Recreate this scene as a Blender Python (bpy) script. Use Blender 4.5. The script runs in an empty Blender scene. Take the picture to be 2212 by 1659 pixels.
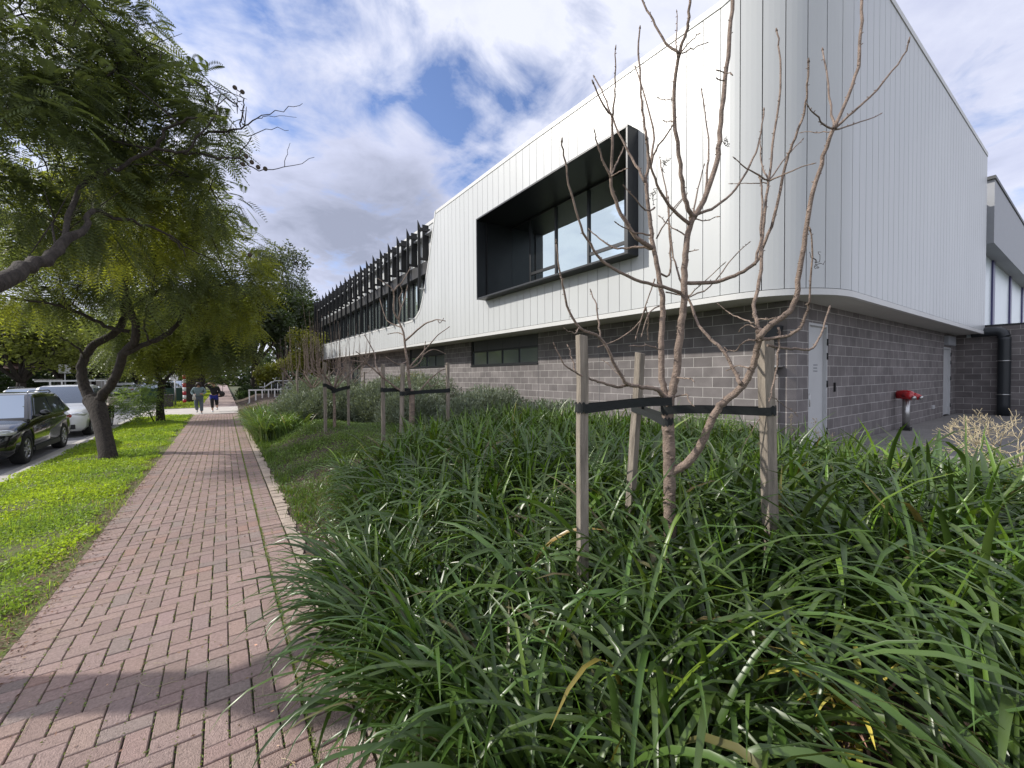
import bpy, bmesh, math, random
import numpy as np
from mathutils import Vector, Matrix
rng = np.random.default_rng(7); random.seed(7)
SC = bpy.context.scene; COL = SC.collection
# ---------------- camera ----------------
FP = 900.0; CX, CY = 1106.0, 829.5; HC = 1.8
YAW, PITCH, ROLL = map(math.radians, (34.7, 1.2, 0.43))
_f = np.array([math.sin(YAW)*math.cos(PITCH), math.cos(YAW)*math.cos(PITCH), -math.sin(PITCH)])
_r = np.array([math.cos(YAW), -math.sin(YAW), 0.0]); _u = np.cross(_r, _f)
CR = math.cos(ROLL)*_r - math.sin(ROLL)*_u; CU = math.sin(ROLL)*_r + math.cos(ROLL)*_u; CF = _f
cam = bpy.data.cameras.new("camera"); camo = bpy.data.objects.new("camera", cam); COL.objects.link(camo)
M = Matrix.Identity(4)
for i in range(3):
    M[i][0] = CR[i]; M[i][1] = CU[i]; M[i][2] = -CF[i]
M[2][3] = HC
camo.matrix_world = M
cam.sensor_width = 36; cam.lens = FP/2212*36; cam.clip_end = 3000; cam.clip_start = 0.05
SC.camera = camo
def ray(x, y): return CF + CR*(x-CX)/FP - CU*(y-CY)/FP
def W(x, y, d): p = ray(x, y)*d; p[2] += HC; return p          # picture point at forward distance d
def W_ground(x, y, z=0.0):
    d = ray(x, y); p = d*(z-HC)/d[2]; p[2] += HC; return p
def S(x0, y0, s): return lambda x, y: ((x0+x*s)/1.8228, (y0+y*s)/1.8228)
c1=S(0,1000,.5877); c2=S(0,0,.7836); c4=S(1100,800,.5425); c6=S(2900,1000,.5424); c8=S(2100,0,.7233); m5=S(2100,1200,.6028)
# ---------------- light ----------------
SUN = Vector((-.78, .62, .68)).normalized()
SC.render.engine = 'CYCLES'
world = bpy.data.worlds.new("World"); SC.world = world; world.use_nodes = True
SC.view_settings.view_transform = 'Standard'; SC.view_settings.look = 'None'; SC.view_settings.exposure = 0.28; SC.view_settings.gamma = 1
def build_sky():
    nt = world.node_tree; nt.nodes.clear(); N = nt.nodes.new; L = nt.links.new
    out = N('ShaderNodeOutputWorld'); sky = N('ShaderNodeTexSky'); sky.sky_type = 'NISHITA'; sky.sun_disc = False
    sky.sun_elevation = math.radians(34.3); sky.sun_rotation = math.radians(360-51.5); sky.air_density = 1.0; sky.dust_density = 0.6
    tc = N('ShaderNodeTexCoord')
    def math_(op, a, b=None, c=None, clamp=False):
        n = N('ShaderNodeMath'); n.operation = op; n.use_clamp = clamp
        for i, v in enumerate((a, b, c)):
            if v is None: continue
            if isinstance(v, (int, float)): n.inputs[i].default_value = v
            else: L(v, n.inputs[i])
        return n.outputs[0]
    sep = N('ShaderNodeSeparateXYZ'); L(tc.outputs['Generated'], sep.inputs[0])
    zz = math_('ADD', math_('MAXIMUM', sep.outputs[2], 0.0), 0.22)
    cmb = N('ShaderNodeCombineXYZ'); L(math_('DIVIDE', sep.outputs[0], zz), cmb.inputs[0]); L(math_('DIVIDE', sep.outputs[1], zz), cmb.inputs[1])
    def noise(scale, detail, rough, dist, off):
        mp = N('ShaderNodeMapping'); mp.inputs['Location'].default_value = off; L(cmb.outputs[0], mp.inputs[0])
        n = N('ShaderNodeTexNoise'); n.inputs['Scale'].default_value = scale; n.inputs['Detail'].default_value = detail
        n.inputs['Roughness'].default_value = rough; n.inputs['Distortion'].default_value = dist; L(mp.outputs[0], n.inputs['Vector']); return n.outputs['Fac']
    n1 = noise(1.7, 9, .55, .35, (3.1, 1.2, 0)); n2 = noise(.8, 5, .5, .2, (7.3, 2.2, 0)); n3 = noise(4.5, 6, .6, .4, (1, 5, 2)); n4 = noise(2.4, 7, .6, .6, (9, 4, 1))
    def blob(px, py, rad, gain):   # soft patch of sky around one direction
        d = ray(px, py); d = d/np.linalg.norm(d)
        vm = N('ShaderNodeVectorMath'); vm.operation = 'DOT_PRODUCT'; L(tc.outputs['Generated'], vm.inputs[0]); vm.inputs[1].default_value = tuple(d)
        mr = N('ShaderNodeMapRange'); mr.interpolation_type = 'SMOOTHSTEP'; mr.inputs['From Min'].default_value = math.cos(math.radians(rad)); mr.inputs['From Max'].default_value = 1.0
        mr.inputs['To Max'].default_value = gain; L(vm.outputs['Value'], mr.inputs['Value']); return mr.outputs[0]
    blue = None
    for b in ((850,95,8,.12),(1000,250,8,.24),(740,150,7,.14),(620,80,7,.12),(500,60,8,.16),(1010,335,6,.24),(1130,190,5,.12),(300,20,9,.2),(700,200,7,.12),(2120,20,7,.15)):
        v = blob(*b); blue = v if blue is None else math_('ADD', blue, v)
    blue = math_('MULTIPLY', blue, math_('ADD', math_('MULTIPLY', n4, 3.6), -.8))
    # cover: 1 = cloud, 0 = open blue
    cover = math_('ADD', math_('ADD', math_('MULTIPLY', n1, 2.8), math_('MULTIPLY', n3, 3.4)), -1.98)
    cover = math_('SUBTRACT', cover, math_('MULTIPLY', blue, 1.6), clamp=True)
    grey = None
    for b in ((760,470,17,.62),(830,500,10,.35),(1000,400,9,.15),(2150,160,20,.45),(640,520,8,.2)):
        v = blob(*b); grey = v if grey is None else math_('ADD', grey, v)
    shade = math_('ADD', math_('MULTIPLY', n2, 1.3), math_('ADD', math_('MULTIPLY', math_('ADD', n3, math_('MULTIPLY', n4, .8)), 1.5), -2.05))
    shade = math_('ADD', math_('MULTIPLY', shade, .62), grey, clamp=True)
    cr = N('ShaderNodeValToRGB'); L(shade, cr.inputs[0]); e = cr.color_ramp.elements
    e[0].position = 0; e[0].color = (.90,.92,1.0,1); e[1].position = 1; e[1].color = (.37,.395,.48,1)
    m = cr.color_ramp.elements.new(.45); m.color = (.66,.69,.83,1)
    skm = N('ShaderNodeMixRGB'); skm.blend_type = 'MULTIPLY'; skm.inputs[0].default_value = 1; L(sky.outputs[0], skm.inputs[1]); skm.inputs[2].default_value = (.12,.125,.155,1)
    mix = N('ShaderNodeMixRGB'); L(math_('MULTIPLY', cover, .94), mix.inputs[0]); L(skm.outputs[0], mix.inputs[1])
    cl = N('ShaderNodeMixRGB'); cl.blend_type = 'MULTIPLY'; cl.inputs[0].default_value = 1; L(cr.outputs[0], cl.inputs[1]); cl.inputs[2].default_value = (.87,.875,.92,1); L(cl.outputs[0], mix.inputs[2])
    bg = N('ShaderNodeBackground'); L(mix.outputs[0], bg.inputs[0]); bg.inputs[1].default_value = 1.0; L(bg.outputs[0], out.inputs[0])
build_sky()
sl = bpy.data.lights.new("sun", 'SUN'); sl.energy = 3.8; sl.angle = math.radians(1.2); sl.color = (1, .95, .87)
so = bpy.data.objects.new("sun", sl); COL.objects.link(so); so.rotation_euler = SUN.to_track_quat('Z', 'Y').to_euler()

# ---------------- materials ----------------
def mat(name, col, rough=.6, metal=0, var=0.0, vscale=5, bump=0.0, bscale=40, col2=None, spec=.5, transl=0, attr=False, coat=0, stretch=None):
    m = bpy.data.materials.new(name); m.use_nodes = True; nt = m.node_tree; N = nt.nodes.new; L = nt.links.new
    b = nt.nodes['Principled BSDF']; b.inputs['Roughness'].default_value = rough; b.inputs['Metallic'].default_value = metal
    b.inputs['Specular IOR Level'].default_value = spec; b.inputs['Coat Weight'].default_value = coat
    tc = N('ShaderNodeTexCoord'); vec = tc.outputs['Object']
    if stretch:
        mp = N('ShaderNodeMapping'); mp.inputs['Scale'].default_value = stretch; L(vec, mp.inputs[0]); vec = mp.outputs[0]
    c = None
    if var or col2:
        n = N('ShaderNodeTexNoise'); n.inputs['Scale'].default_value = vscale; n.inputs['Detail'].default_value = 6; n.inputs['Roughness'].default_value = .6; L(vec, n.inputs['Vector'])
        r = N('ShaderNodeValToRGB'); L(n.outputs['Fac'], r.inputs[0]); r.color_ramp.elements[0].position = .32; r.color_ramp.elements[1].position = .68
        a = np.array(col); bb = np.array(col2) if col2 else a*(1+var); a0 = a if col2 else a*(1-var)
        r.color_ramp.elements[0].color = (*a0, 1); r.color_ramp.elements[1].color = (*bb, 1); c = r.outputs[0]
    if attr:
        at = N('ShaderNodeAttribute'); at.attribute_name = 'tint'
        mx = N('ShaderNodeMixRGB'); mx.blend_type = 'MULTIPLY'; mx.inputs[0].default_value = 1; L(at.outputs['Color'], mx.inputs[1])
        if c: L(c, mx.inputs[2])
        else: mx.inputs[2].default_value = (*col, 1)
        c = mx.outputs[0]
    if c: L(c, b.inputs['Base Color'])
    else: b.inputs['Base Color'].default_value = (*col, 1)
    if bump:
        n2 = N('ShaderNodeTexNoise'); n2.inputs['Scale'].default_value = bscale; n2.inputs['Detail'].default_value = 5; L(vec, n2.inputs['Vector'])
        bp = N('ShaderNodeBump'); bp.inputs['Strength'].default_value = bump; bp.inputs['Distance'].default_value = .02; L(n2.outputs['Fac'], bp.inputs['Height']); L(bp.outputs[0], b.inputs['Normal'])
    if transl:
        t = N('ShaderNodeBsdfTranslucent'); g = N('ShaderNodeMixRGB'); g.blend_type = 'MULTIPLY'; g.inputs[0].default_value = 1; g.inputs[2].default_value = (1.45, 1.45, .6, 1)
        if c: L(c, g.inputs[1])
        else: g.inputs[1].default_value = (*col, 1)
        L(g.outputs[0], t.inputs[0]); ms = N('ShaderNodeMixShader'); ms.inputs[0].default_value = transl
        L(b.outputs[0], ms.inputs[1]); L(t.outputs[0], ms.inputs[2]); L(ms.outputs[0], nt.nodes['Material Output'].inputs[0])
    return m
def block_mat():
    m = bpy.data.materials.new("concrete_block"); m.use_nodes = True; nt = m.node_tree; N = nt.nodes.new; L = nt.links.new; b = nt.nodes['Principled BSDF']
    uv = N('ShaderNodeUVMap'); uv.uv_map = 'UVMap'
    br = N('ShaderNodeTexBrick'); L(uv.outputs[0], br.inputs['Vector']); br.inputs['Scale'].default_value = 1; br.inputs['Brick Width'].default_value = .386; br.inputs['Row Height'].default_value = .193
    br.inputs['Mortar Size'].default_value = .006; br.inputs['Mortar Smooth'].default_value = .25; br.inputs['Bias'].default_value = 0; br.offset = .5
    br.inputs['Color1'].default_value = (.145,.131,.130,1); br.inputs['Color2'].default_value = (.200,.182,.179,1); br.inputs['Mortar'].default_value = (.46,.44,.42,1)
    n = N('ShaderNodeTexNoise'); n.inputs['Scale'].default_value = 3.5; n.inputs['Detail'].default_value = 8; L(uv.outputs[0], n.inputs['Vector'])
    n2 = N('ShaderNodeTexNoise'); n2.inputs['Scale'].default_value = 90; n2.inputs['Detail'].default_value = 3; L(uv.outputs[0], n2.inputs['Vector'])
    def mul(c, f, lo, hi):
        r = N('ShaderNodeMapRange'); r.inputs['From Min'].default_value = .3; r.inputs['From Max'].default_value = .7; r.inputs['To Min'].default_value = lo; r.inputs['To Max'].default_value = hi; L(f, r.inputs['Value'])
        x = N('ShaderNodeMixRGB'); x.blend_type = 'MULTIPLY'; x.inputs[0].default_value = 1; L(c, x.inputs[1]); L(r.outputs[0], x.inputs[2]); return x.outputs[0]
    n3 = N('ShaderNodeTexNoise'); n3.inputs['Scale'].default_value = .7; n3.inputs['Detail'].default_value = 4; L(uv.outputs[0], n3.inputs['Vector'])
    c = mul(mul(mul(br.outputs['Color'], n.outputs['Fac'], .80, 1.16), n2.outputs['Fac'], .85, 1.12), n3.outputs['Fac'], .88, 1.1)
    L(c, b.inputs['Base Color']); b.inputs['Roughness'].default_value = .9
    h = N('ShaderNodeMath'); h.operation = 'MULTIPLY_ADD'; L(n2.outputs['Fac'], h.inputs[0]); h.inputs[1].default_value = .35; L(br.outputs['Fac'], h.inputs[2])
    bp = N('ShaderNodeBump'); bp.inputs['Strength'].default_value = .5; bp.inputs['Distance'].default_value = .006; bp.invert = True; L(h.outputs[0], bp.inputs['Height']); L(bp.outputs[0], b.inputs['Normal'])
    return m
def glass_mat(name='dark_glass', tint=(.012,.016,.02), refl=.55, gcol=(.80,.92,.90)):
    m = bpy.data.materials.new(name); m.use_nodes = True; nt = m.node_tree; N = nt.nodes.new; L = nt.links.new
    b = nt.nodes['Principled BSDF']; b.inputs['Base Color'].default_value = (*tint, 1); b.inputs['Roughness'].default_value = .3
    g = N('ShaderNodeBsdfGlossy'); g.inputs['Roughness'].default_value = .015; g.inputs['Color'].default_value = (*gcol,1)
    tc = N('ShaderNodeTexCoord'); n = N('ShaderNodeTexNoise'); n.inputs['Scale'].default_value = 1.3; L(tc.outputs['Object'], n.inputs[0]); bp = N('ShaderNodeBump'); bp.inputs['Strength'].default_value = .03; bp.inputs['Distance'].default_value = .02; L(n.outputs['Fac'], bp.inputs['Height']); L(bp.outputs[0], g.inputs['Normal'])
    ms = N('ShaderNodeMixShader'); f = N('ShaderNodeFresnel'); f.inputs[0].default_value = 1.5
    a = N('ShaderNodeMath'); a.operation = 'ADD'; a.use_clamp = True; a.inputs[1].default_value = refl; L(f.outputs[0], a.inputs[0]); L(a.outputs[0], ms.inputs[0])
    L(b.outputs[0], ms.inputs[1]); L(g.outputs[0], ms.inputs[2]); L(ms.outputs[0], nt.nodes['Material Output'].inputs[0]); return m
def ground_mat(name, cols, scales, rough=.95, bump=.4, bscale=60):
    """three-colour noisy ground"""
    m = bpy.data.materials.new(name); m.use_nodes = True; nt = m.node_tree; N = nt.nodes.new; L = nt.links.new; b = nt.nodes['Principled BSDF']; b.inputs['Roughness'].default_value = rough
    tc = N('ShaderNodeTexCoord'); v = tc.outputs['Object']; c = None
    for k, s in enumerate(scales):
        n = N('ShaderNodeTexNoise'); n.inputs['Scale'].default_value = s; n.inputs['Detail'].default_value = 8; n.inputs['Roughness'].default_value = .65; L(v, n.inputs['Vector'])
        r = N('ShaderNodeMapRange'); r.inputs['From Min'].default_value = .42; r.inputs['From Max'].default_value = .6; L(n.outputs['Fac'], r.inputs['Value'])
        x = N('ShaderNodeMixRGB'); L(r.outputs[0], x.inputs[0])
        if c is None: x.inputs[1].default_value = (*cols[0], 1)
        else: L(c, x.inputs[1])
        x.inputs[2].default_value = (*cols[k+1], 1); c = x.outputs[0]
    L(c, b.inputs['Base Color'])
    n2 = N('ShaderNodeTexNoise'); n2.inputs['Scale'].default_value = bscale; n2.inputs['Detail'].default_value = 6; L(v, n2.inputs['Vector'])
    bp = N('ShaderNodeBump'); bp.inputs['Strength'].default_value = bump; bp.inputs['Distance'].default_value = .02; L(n2.outputs['Fac'], bp.inputs['Height']); L(bp.outputs[0], b.inputs['Normal']); return m
MT = dict(
    white=mat('white_cladding', (.515,.53,.53), .36, var=.045, vscale=.9, bump=.04, bscale=3, stretch=(1,1,.25)), trim=mat('white_trim', (.60,.60,.585), .45, var=.04, vscale=2),
    joint=mat('joint_grey', (.075,.078,.09), .7), soffit=mat('soffit', (.50,.49,.45), .8, var=.03, vscale=1), block=block_mat(),
    charcoal=mat('charcoal_metal', (.022,.024,.027), .38, .3, var=.1, vscale=3), black=mat('black_paint', (.012,.012,.013), .5), finm=mat('fin_metal', (.022,.023,.024), .42, .4, var=.1, vscale=2),
    glass=glass_mat(refl=.72), glass2=glass_mat('grey_green_glass', (.25,.29,.275), .42), panel=mat('dark_infill', (.06,.063,.066), .5, var=.08, vscale=2),
    door=mat('grey_door', (.50,.51,.515), .45, var=.03, vscale=3), purple=mat('mullion_blue', (.06,.055,.16), .4), opal=mat('opal_panel', (.62,.70,.72), .25, var=.04, vscale=.6),
    fascia=mat('fascia_grey', (.30,.31,.33), .5, var=.04), galv=mat('steel', (.50,.50,.49), .32, .9, var=.08, vscale=14), red=mat('red_plastic', (.45,.015,.02), .3, coat=.4),
    pipe=mat('dark_pipe', (.018,.022,.026), .4), court=mat('court_concrete', (.21,.20,.19), .9, var=.12, vscale=2.5, bump=.4, bscale=90),
    concrete=mat('concrete', (.50,.46,.42), .9, var=.1, vscale=1.5, bump=.3, bscale=50), kerb=mat('kerb_concrete', (.42,.40,.37), .9, var=.15, vscale=3, bump=.4, bscale=40),
    asphalt=mat('asphalt', (.22,.22,.23), .9, var=.12, vscale=.7, bump=.5, bscale=120), line=mat('road_paint', (.62,.62,.60), .7, var=.15, vscale=6),
    brick=mat('paver', (.345,.250,.220), .92, var=.20, vscale=55, bump=.8, bscale=150, attr=True), edging=mat('edging_concrete', (.40,.33,.27), .95, var=.2, vscale=6, bump=.6, bscale=50),
    jointfill=ground_mat('joint_fill', ((.05,.040,.033), (.065,.085,.03), (.03,.024,.02)), (5, 26)),
    soil=ground_mat('soil', ((.085,.058,.042), (.13,.09,.065), (.05,.035,.028)), (6, 40), bump=.8, bscale=45),
    verge=ground_mat('verge_turf', ((.09,.13,.02), (.13,.19,.025), (.10,.075,.045)), (1.2, 9), bump=.7, bscale=50),
    field=ground_mat('far_ground', ((.07,.09,.03), (.10,.08,.05), (.06,.08,.03)), (.1, .5)),
    grass=mat('grass_blade', (.31,.39,.06), .5, attr=True, transl=.42, spec=.3), strap=mat('strap_leaf', (.060,.108,.022), .36, attr=True, transl=.20, spec=.6),
    cover=mat('cover_leaf', (.15,.205,.075), .6, attr=True, transl=.25), greybush=mat('grey_leaf', (.185,.220,.160), .55, attr=True, transl=.15),
    jac=mat('feathery_leaf', (.120,.142,.066), .5, attr=True, transl=.52, spec=.35), leafd=mat('evergreen_leaf', (.05,.07,.022), .5, attr=True, transl=.25), leafy=mat('yellow_green_leaf', (.22,.24,.03), .5, attr=True, transl=.3),
    bark=mat('dark_bark', (.040,.032,.027), .97, var=.5, vscale=26, bump=1.0, bscale=38, stretch=(1,1,.28)), barks=mat('sapling_bark', (.265,.200,.160), .8, var=.38, vscale=11, bump=.9, bscale=90, stretch=(1,1,2.2)),
    stake=mat('weathered_timber', (.25,.215,.175), .9, var=.35, vscale=16, bump=.6, bscale=60, stretch=(3,3,.25)), strapm=mat('black_webbing', (.010,.013,.013), .75, var=.3, vscale=30, bump=.5, bscale=120, stretch=(1,1,6)),
    carblack=mat('car_black', (.010,.011,.013), .18, .2, coat=1), carwhite=mat('car_white', (.68,.69,.70), .3, coat=1), carsilver=mat('car_silver', (.36,.37,.38), .28, .6, coat=.8), carred=mat('car_maroon', (.10,.02,.025), .3, coat=1),
    tyre=mat('rubber', (.015,.015,.015), .85), rim=mat('alloy', (.42,.42,.43), .3, .85), lamp=mat('lamp_lens', (.62,.64,.66), .08, .4, coat=1), tail=mat('tail_lens', (.35,.01,.01), .2, coat=1), plastic=mat('dark_plastic', (.025,.025,.027), .6),
    cglass=glass_mat('car_glass', (.035,.045,.06), .12, (.40,.46,.54)), skin=mat('skin', (.45,.27,.19), .55), hair=mat('dark_hair', (.03,.016,.012), .6), knit=mat('blue_grey_knit', (.20,.27,.29), .95, var=.12, vscale=20), denim=mat('grey_blue_cloth', (.12,.15,.19), .9, var=.1, vscale=20),
    blackcloth=mat('black_cloth', (.010,.010,.012), .8), bluecloth=mat('blue_cloth', (.01,.02,.22), .7), shoe=mat('pale_shoe', (.62,.63,.66), .6), paper=mat('white_paper', (.75,.74,.70), .7), darkbag=mat('bag_fabric', (.025,.025,.022), .8),
    rpaint=mat('red_paint', (.42,.02,.035), .4), wpaint=mat('white_paint', (.72,.71,.70), .5, var=.04), greybox=mat('brown_box', (.06,.05,.042), .7), twig=mat('pale_twig', (.50,.42,.27), .8, var=.2, vscale=20), deadleaf=mat('dead_leaf', (.42,.32,.12), .8, attr=True, transl=.15), petal=mat('pale_petal', (.6,.48,.40), .7, attr=True),
    housebrick=mat('house_brick', (.30,.16,.11), .9, var=.2, vscale=5), roof=mat('roof_tile', (.16,.09,.075), .9, var=.2, vscale=8), pod=mat('seed_pod', (.05,.035,.02), .8),
)
# ---------------- helpers ----------------
class MB:
    def __init__(s): s.v = []; s.f = []; s.sm = []
    def add(s, vs, fs, smooth=False):
        o = len(s.v); s.v += [tuple(map(float, v)) for v in vs]; s.f += [tuple(o+i for i in f) for f in fs]; s.sm += [smooth]*len(fs); return s
    def box(s, x0, x1, y0, y1, z0, z1, M=None):
        vs = [(x, y, z) for z in (z0, z1) for (x, y) in ((x0,y0),(x1,y0),(x1,y1),(x0,y1))]
        if M is not None: vs = [tuple(M @ Vector(v)) for v in vs]
        return s.add(vs, [(3,2,1,0),(4,5,6,7),(0,1,5,4),(1,2,6,5),(2,3,7,6),(3,0,4,7)])
    def cbox(s, c, d, M=None): return s.box(c[0]-d[0]/2, c[0]+d[0]/2, c[1]-d[1]/2, c[1]+d[1]/2, c[2]-d[2]/2, c[2]+d[2]/2, M)
    def prism(s, poly, h0, h1, axis=2):      # poly 2D extruded along axis
        n = len(poly)
        def P(a, b, h): return (h,a,b) if axis == 0 else (a,h,b) if axis == 1 else (a,b,h)
        vs = [P(a,b,h0) for a,b in poly]+[P(a,b,h1) for a,b in poly]
        return s.add(vs, [tuple(range(n))[::-1], tuple(range(n,2*n))]+[(i,(i+1)%n,n+(i+1)%n,n+i) for i in range(n)])
    def tube(s, pts, rad, n=8, cap=True):
        pts = [np.array(p, float) for p in pts]; k = len(pts)
        if np.isscalar(rad): rad = [rad]*k
        t0 = pts[1]-pts[0]; a = np.array([0,0,1.]) if abs(t0[2]) < .8*np.linalg.norm(t0) else np.array([1.,0,0]); vs = []; u = None
        for i in range(k):
            t = pts[min(i+1,k-1)]-pts[max(i-1,0)]; t = t/(np.linalg.norm(t)+1e-9)
            if u is None: u = np.cross(t, a)
            u = u-t*(u@t); u /= np.linalg.norm(u)+1e-9; w = np.cross(t, u)
            for j in range(n):
                q = 2*math.pi*j/n; vs.append(pts[i]+rad[i]*(math.cos(q)*u+math.sin(q)*w))
        fs = [(i*n+j, i*n+(j+1)%n, (i+1)*n+(j+1)%n, (i+1)*n+j) for i in range(k-1) for j in range(n)]
        if cap: fs += [tuple(range(n))[::-1], tuple((k-1)*n+j for j in range(n))]
        return s.add(vs, fs, True)
    def cyl(s, p0, p1, r, n=16, r1=None): return s.tube([p0, p1], [r, r if r1 is None else r1], n)
    def sphere(s, c, r, nu=12, nv=8, M=None):
        r = np.array([r]*3 if np.isscalar(r) else r); vs = [(0,0,1)]+[(math.sin(math.pi*i/nv)*math.cos(2*math.pi*j/nu), math.sin(math.pi*i/nv)*math.sin(2*math.pi*j/nu), math.cos(math.pi*i/nv)) for i in range(1,nv) for j in range(nu)]+[(0,0,-1)]
        vs = [np.array(v)*r for v in vs]
        if M is not None: vs = [np.array(M @ Vector(v)) for v in vs]
        vs = [v+np.array(c) for v in vs]
        fs = [(0,1+j,1+(j+1)%nu) for j in range(nu)]+[(1+i*nu+j,1+(i+1)*nu+j,1+(i+1)*nu+(j+1)%nu,1+i*nu+(j+1)%nu) for i in range(nv-2) for j in range(nu)]+[(len(vs)-1,1+(nv-2)*nu+(j+1)%nu,1+(nv-2)*nu+j) for j in range(nu)]
        return s.add(vs, fs, True)
    def loft(s, secs, closed=True, cap=True, smooth=True):
        n = len(secs[0]); vs = [p for q in secs for p in q]
        fs = [(i*n+j, i*n+(j+1)%n, (i+1)*n+(j+1)%n, (i+1)*n+j) for i in range(len(secs)-1) for j in range(n if closed else n-1)]
        if cap: fs += [tuple(range(n))[::-1], tuple((len(secs)-1)*n+j for j in range(n))]
        return s.add(vs, fs, smooth)
    def build(s, name, m, parent=None, bevel=0, uv=False, fixn=False):
        me = bpy.data.meshes.new(name); me.from_pydata(s.v, [], s.f); me.polygons.foreach_set('use_smooth', s.sm); me.materials.append(m)
        if fixn:
            bm = bmesh.new(); bm.from_mesh(me); bmesh.ops.recalc_face_normals(bm, faces=bm.faces); bm.to_mesh(me); bm.free()
        me.update()
        if uv:
            l = me.uv_layers.new(name='UVMap')
            for p in me.polygons:
                nx, ny, nz = map(abs, p.normal)
                for li in p.loop_indices:
                    v = me.vertices[me.loops[li].vertex_index].co
                    l.data[li].uv = (v.y+20, v.z+.196) if nx > max(ny, nz) else (v.x+20.05, v.z+.196) if ny > nz else (v.x, v.y)
        o = bpy.data.objects.new(name, me); COL.objects.link(o)
        if parent: o.parent = parent
        if bevel:
            b = o.modifiers.new('bevel', 'BEVEL'); b.width = bevel; b.segments = 2; b.limit_method = 'ANGLE'
        return o
def npmesh(name, verts, quads, m, parent=None, tint=None, smooth=False):
    """verts (n,3), quads (k,4) ; tint per face (k,3)"""
    me = bpy.data.meshes.new(name); nv = len(verts); k, w = quads.shape
    me.vertices.add(nv); me.vertices.foreach_set('co', np.ascontiguousarray(verts, dtype=np.float32).ravel())
    me.loops.add(k*w); me.loops.foreach_set('vertex_index', quads.astype(np.int32).ravel())
    me.polygons.add(k); me.polygons.foreach_set('loop_start', (np.arange(k)*w).astype(np.int32)); me.polygons.foreach_set('loop_total', np.full(k, w, np.int32))
    me.polygons.foreach_set('use_smooth', np.full(k, smooth, dtype=bool))
    me.update(calc_edges=True); me.materials.append(m)
    if tint is not None:
        a = me.attributes.new('tint', 'FLOAT_COLOR', 'FACE'); t = np.ones((k,4), np.float32); t[:,:3] = tint; a.data.foreach_set('color', t.ravel())
    o = bpy.data.objects.new(name, me); COL.objects.link(o)
    if parent: o.parent = parent
    return o
def tag(o, label=None, cat=None, group=None, kind=None):
    for k, v in (('label', label), ('category', cat), ('group', group), ('kind', kind)):
        if v: o[k] = v
    return o
def empty(name, loc=(0,0,0), label=None, cat=None, group=None):
    o = bpy.data.objects.new(name, None); COL.objects.link(o); o.location = loc; o.empty_display_size = .2; return tag(o, label, cat, group)
def reparent_local(root):       # children were modelled in world space: shift them under the root's base point
    for c in root.children: c.location = Vector(c.location)-Vector(root.location)
def copy_tree(o, parent=None):
    c = o.copy(); COL.objects.link(c); c.parent = parent
    for ch in list(o.children): copy_tree(ch, c)
    return c
def smooth_path(P, k=4):
    P = np.array(P, float); n = len(P); out = []
    for i in range(n-1):
        a = P[max(i-1,0)]; b = P[i]; c = P[i+1]; d = P[min(i+2,n-1)]
        for t in np.linspace(0, 1, k, endpoint=False):
            out.append(.5*((2*b)+(-a+c)*t+(2*a-5*b+4*c-d)*t*t+(-a+3*b-3*c+d)*t**3))
    out.append(P[-1]); return np.array(out)

# ======================= GROUND =======================
def bed_z(X, Y):
    X = np.asarray(X, float); Y = np.asarray(Y, float)
    t = np.clip((X-.7)/1.6, 0, 1); t = t*t*(3-2*t)
    return .43*t + .05*np.sin(X*1.7+Y*.9)*t*(X < 6)
g = MB().box(-400, 400, -120, 600, -1.0, -.30); tag(g.build('ground', MT['field']), kind='structure')
tag(MB().box(-9.0, -3.36, -60, 400, -.29, -.12).build('road', MT['asphalt']), kind='structure')
kb = MB()
for y in np.arange(-6, 60, 1.2):
    if not (25.3 < y < 31.2): kb.prism([(-3.36,-.28),(-3.36,-.02),(-3.33,.0),(-3.18,.003),(-3.18,-.28)], y, y+1.19, 1)
tag(kb.build('kerb', MT['kerb']), kind='structure')
tag(MB().prism([(-3.7,-.117),(-3.365,-.112),(-3.365,-.116),(-3.7,-.119)], -6, 60, 1).build('gutter', MT['kerb']), kind='structure')
tag(MB().box(-9.25, -9.0, -60, 400, -.28, 0).build('kerb', MT['kerb']), kind='structure')
tag(MB().box(-60, -9.25, -60, 400, -.28, -.03).build('lawn', MT['verge']), kind='structure')
rl = MB()
for y in np.arange(30, 120, 6): rl.box(-6.2, -6.1, y, y+3, -.118, -.114)
for y in (34.5, 38.5, 44): rl.box(-8.8, -3.8, y, y+.28, -.118, -.114)
tag(rl.build('road_marking', MT['line']), kind='structure')
# verge soil sheet with small undulation
def sheet(name, x0, x1, y0, y1, nx, ny, zf, m, kind='structure'):
    xs = np.linspace(x0, x1, nx); ys = np.linspace(y0, y1, ny); Xg, Yg = np.meshgrid(xs, ys); V = np.stack([Xg, Yg, zf(Xg, Yg)], -1).reshape(-1, 3)
    i = np.arange(ny-1)[:, None]*nx+np.arange(nx-1)[None]; Q = np.stack([i, i+1, i+nx+1, i+nx], -1).reshape(-1, 4)
    return tag(npmesh(name, V, Q, m, smooth=True), kind=kind)
def vz(X, Y): return .012*np.sin(X*5+Y*2)+.012*np.sin(Y*4.3-X*3)-.004
sheet('verge', -3.178, -1.20, -6, 25.55, 30, 240, lambda X, Y: vz(X, Y)*np.clip((X+3.17)*8, 0, 1)*np.clip((-1.2-X)*8, 0, 1)-.004, MT['verge'])
sheet('far_verge', -3.178, -1.20, 31.0, 120, 8, 60, lambda X, Y: .01+0*X, MT['verge'])
tag(MB().prism([(-3.45,25.4),(.62,25.55),(.70,31.5),(-3.45,31.0)], -.2, -.004).build('driveway', MT['concrete']), kind='structure')
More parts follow.
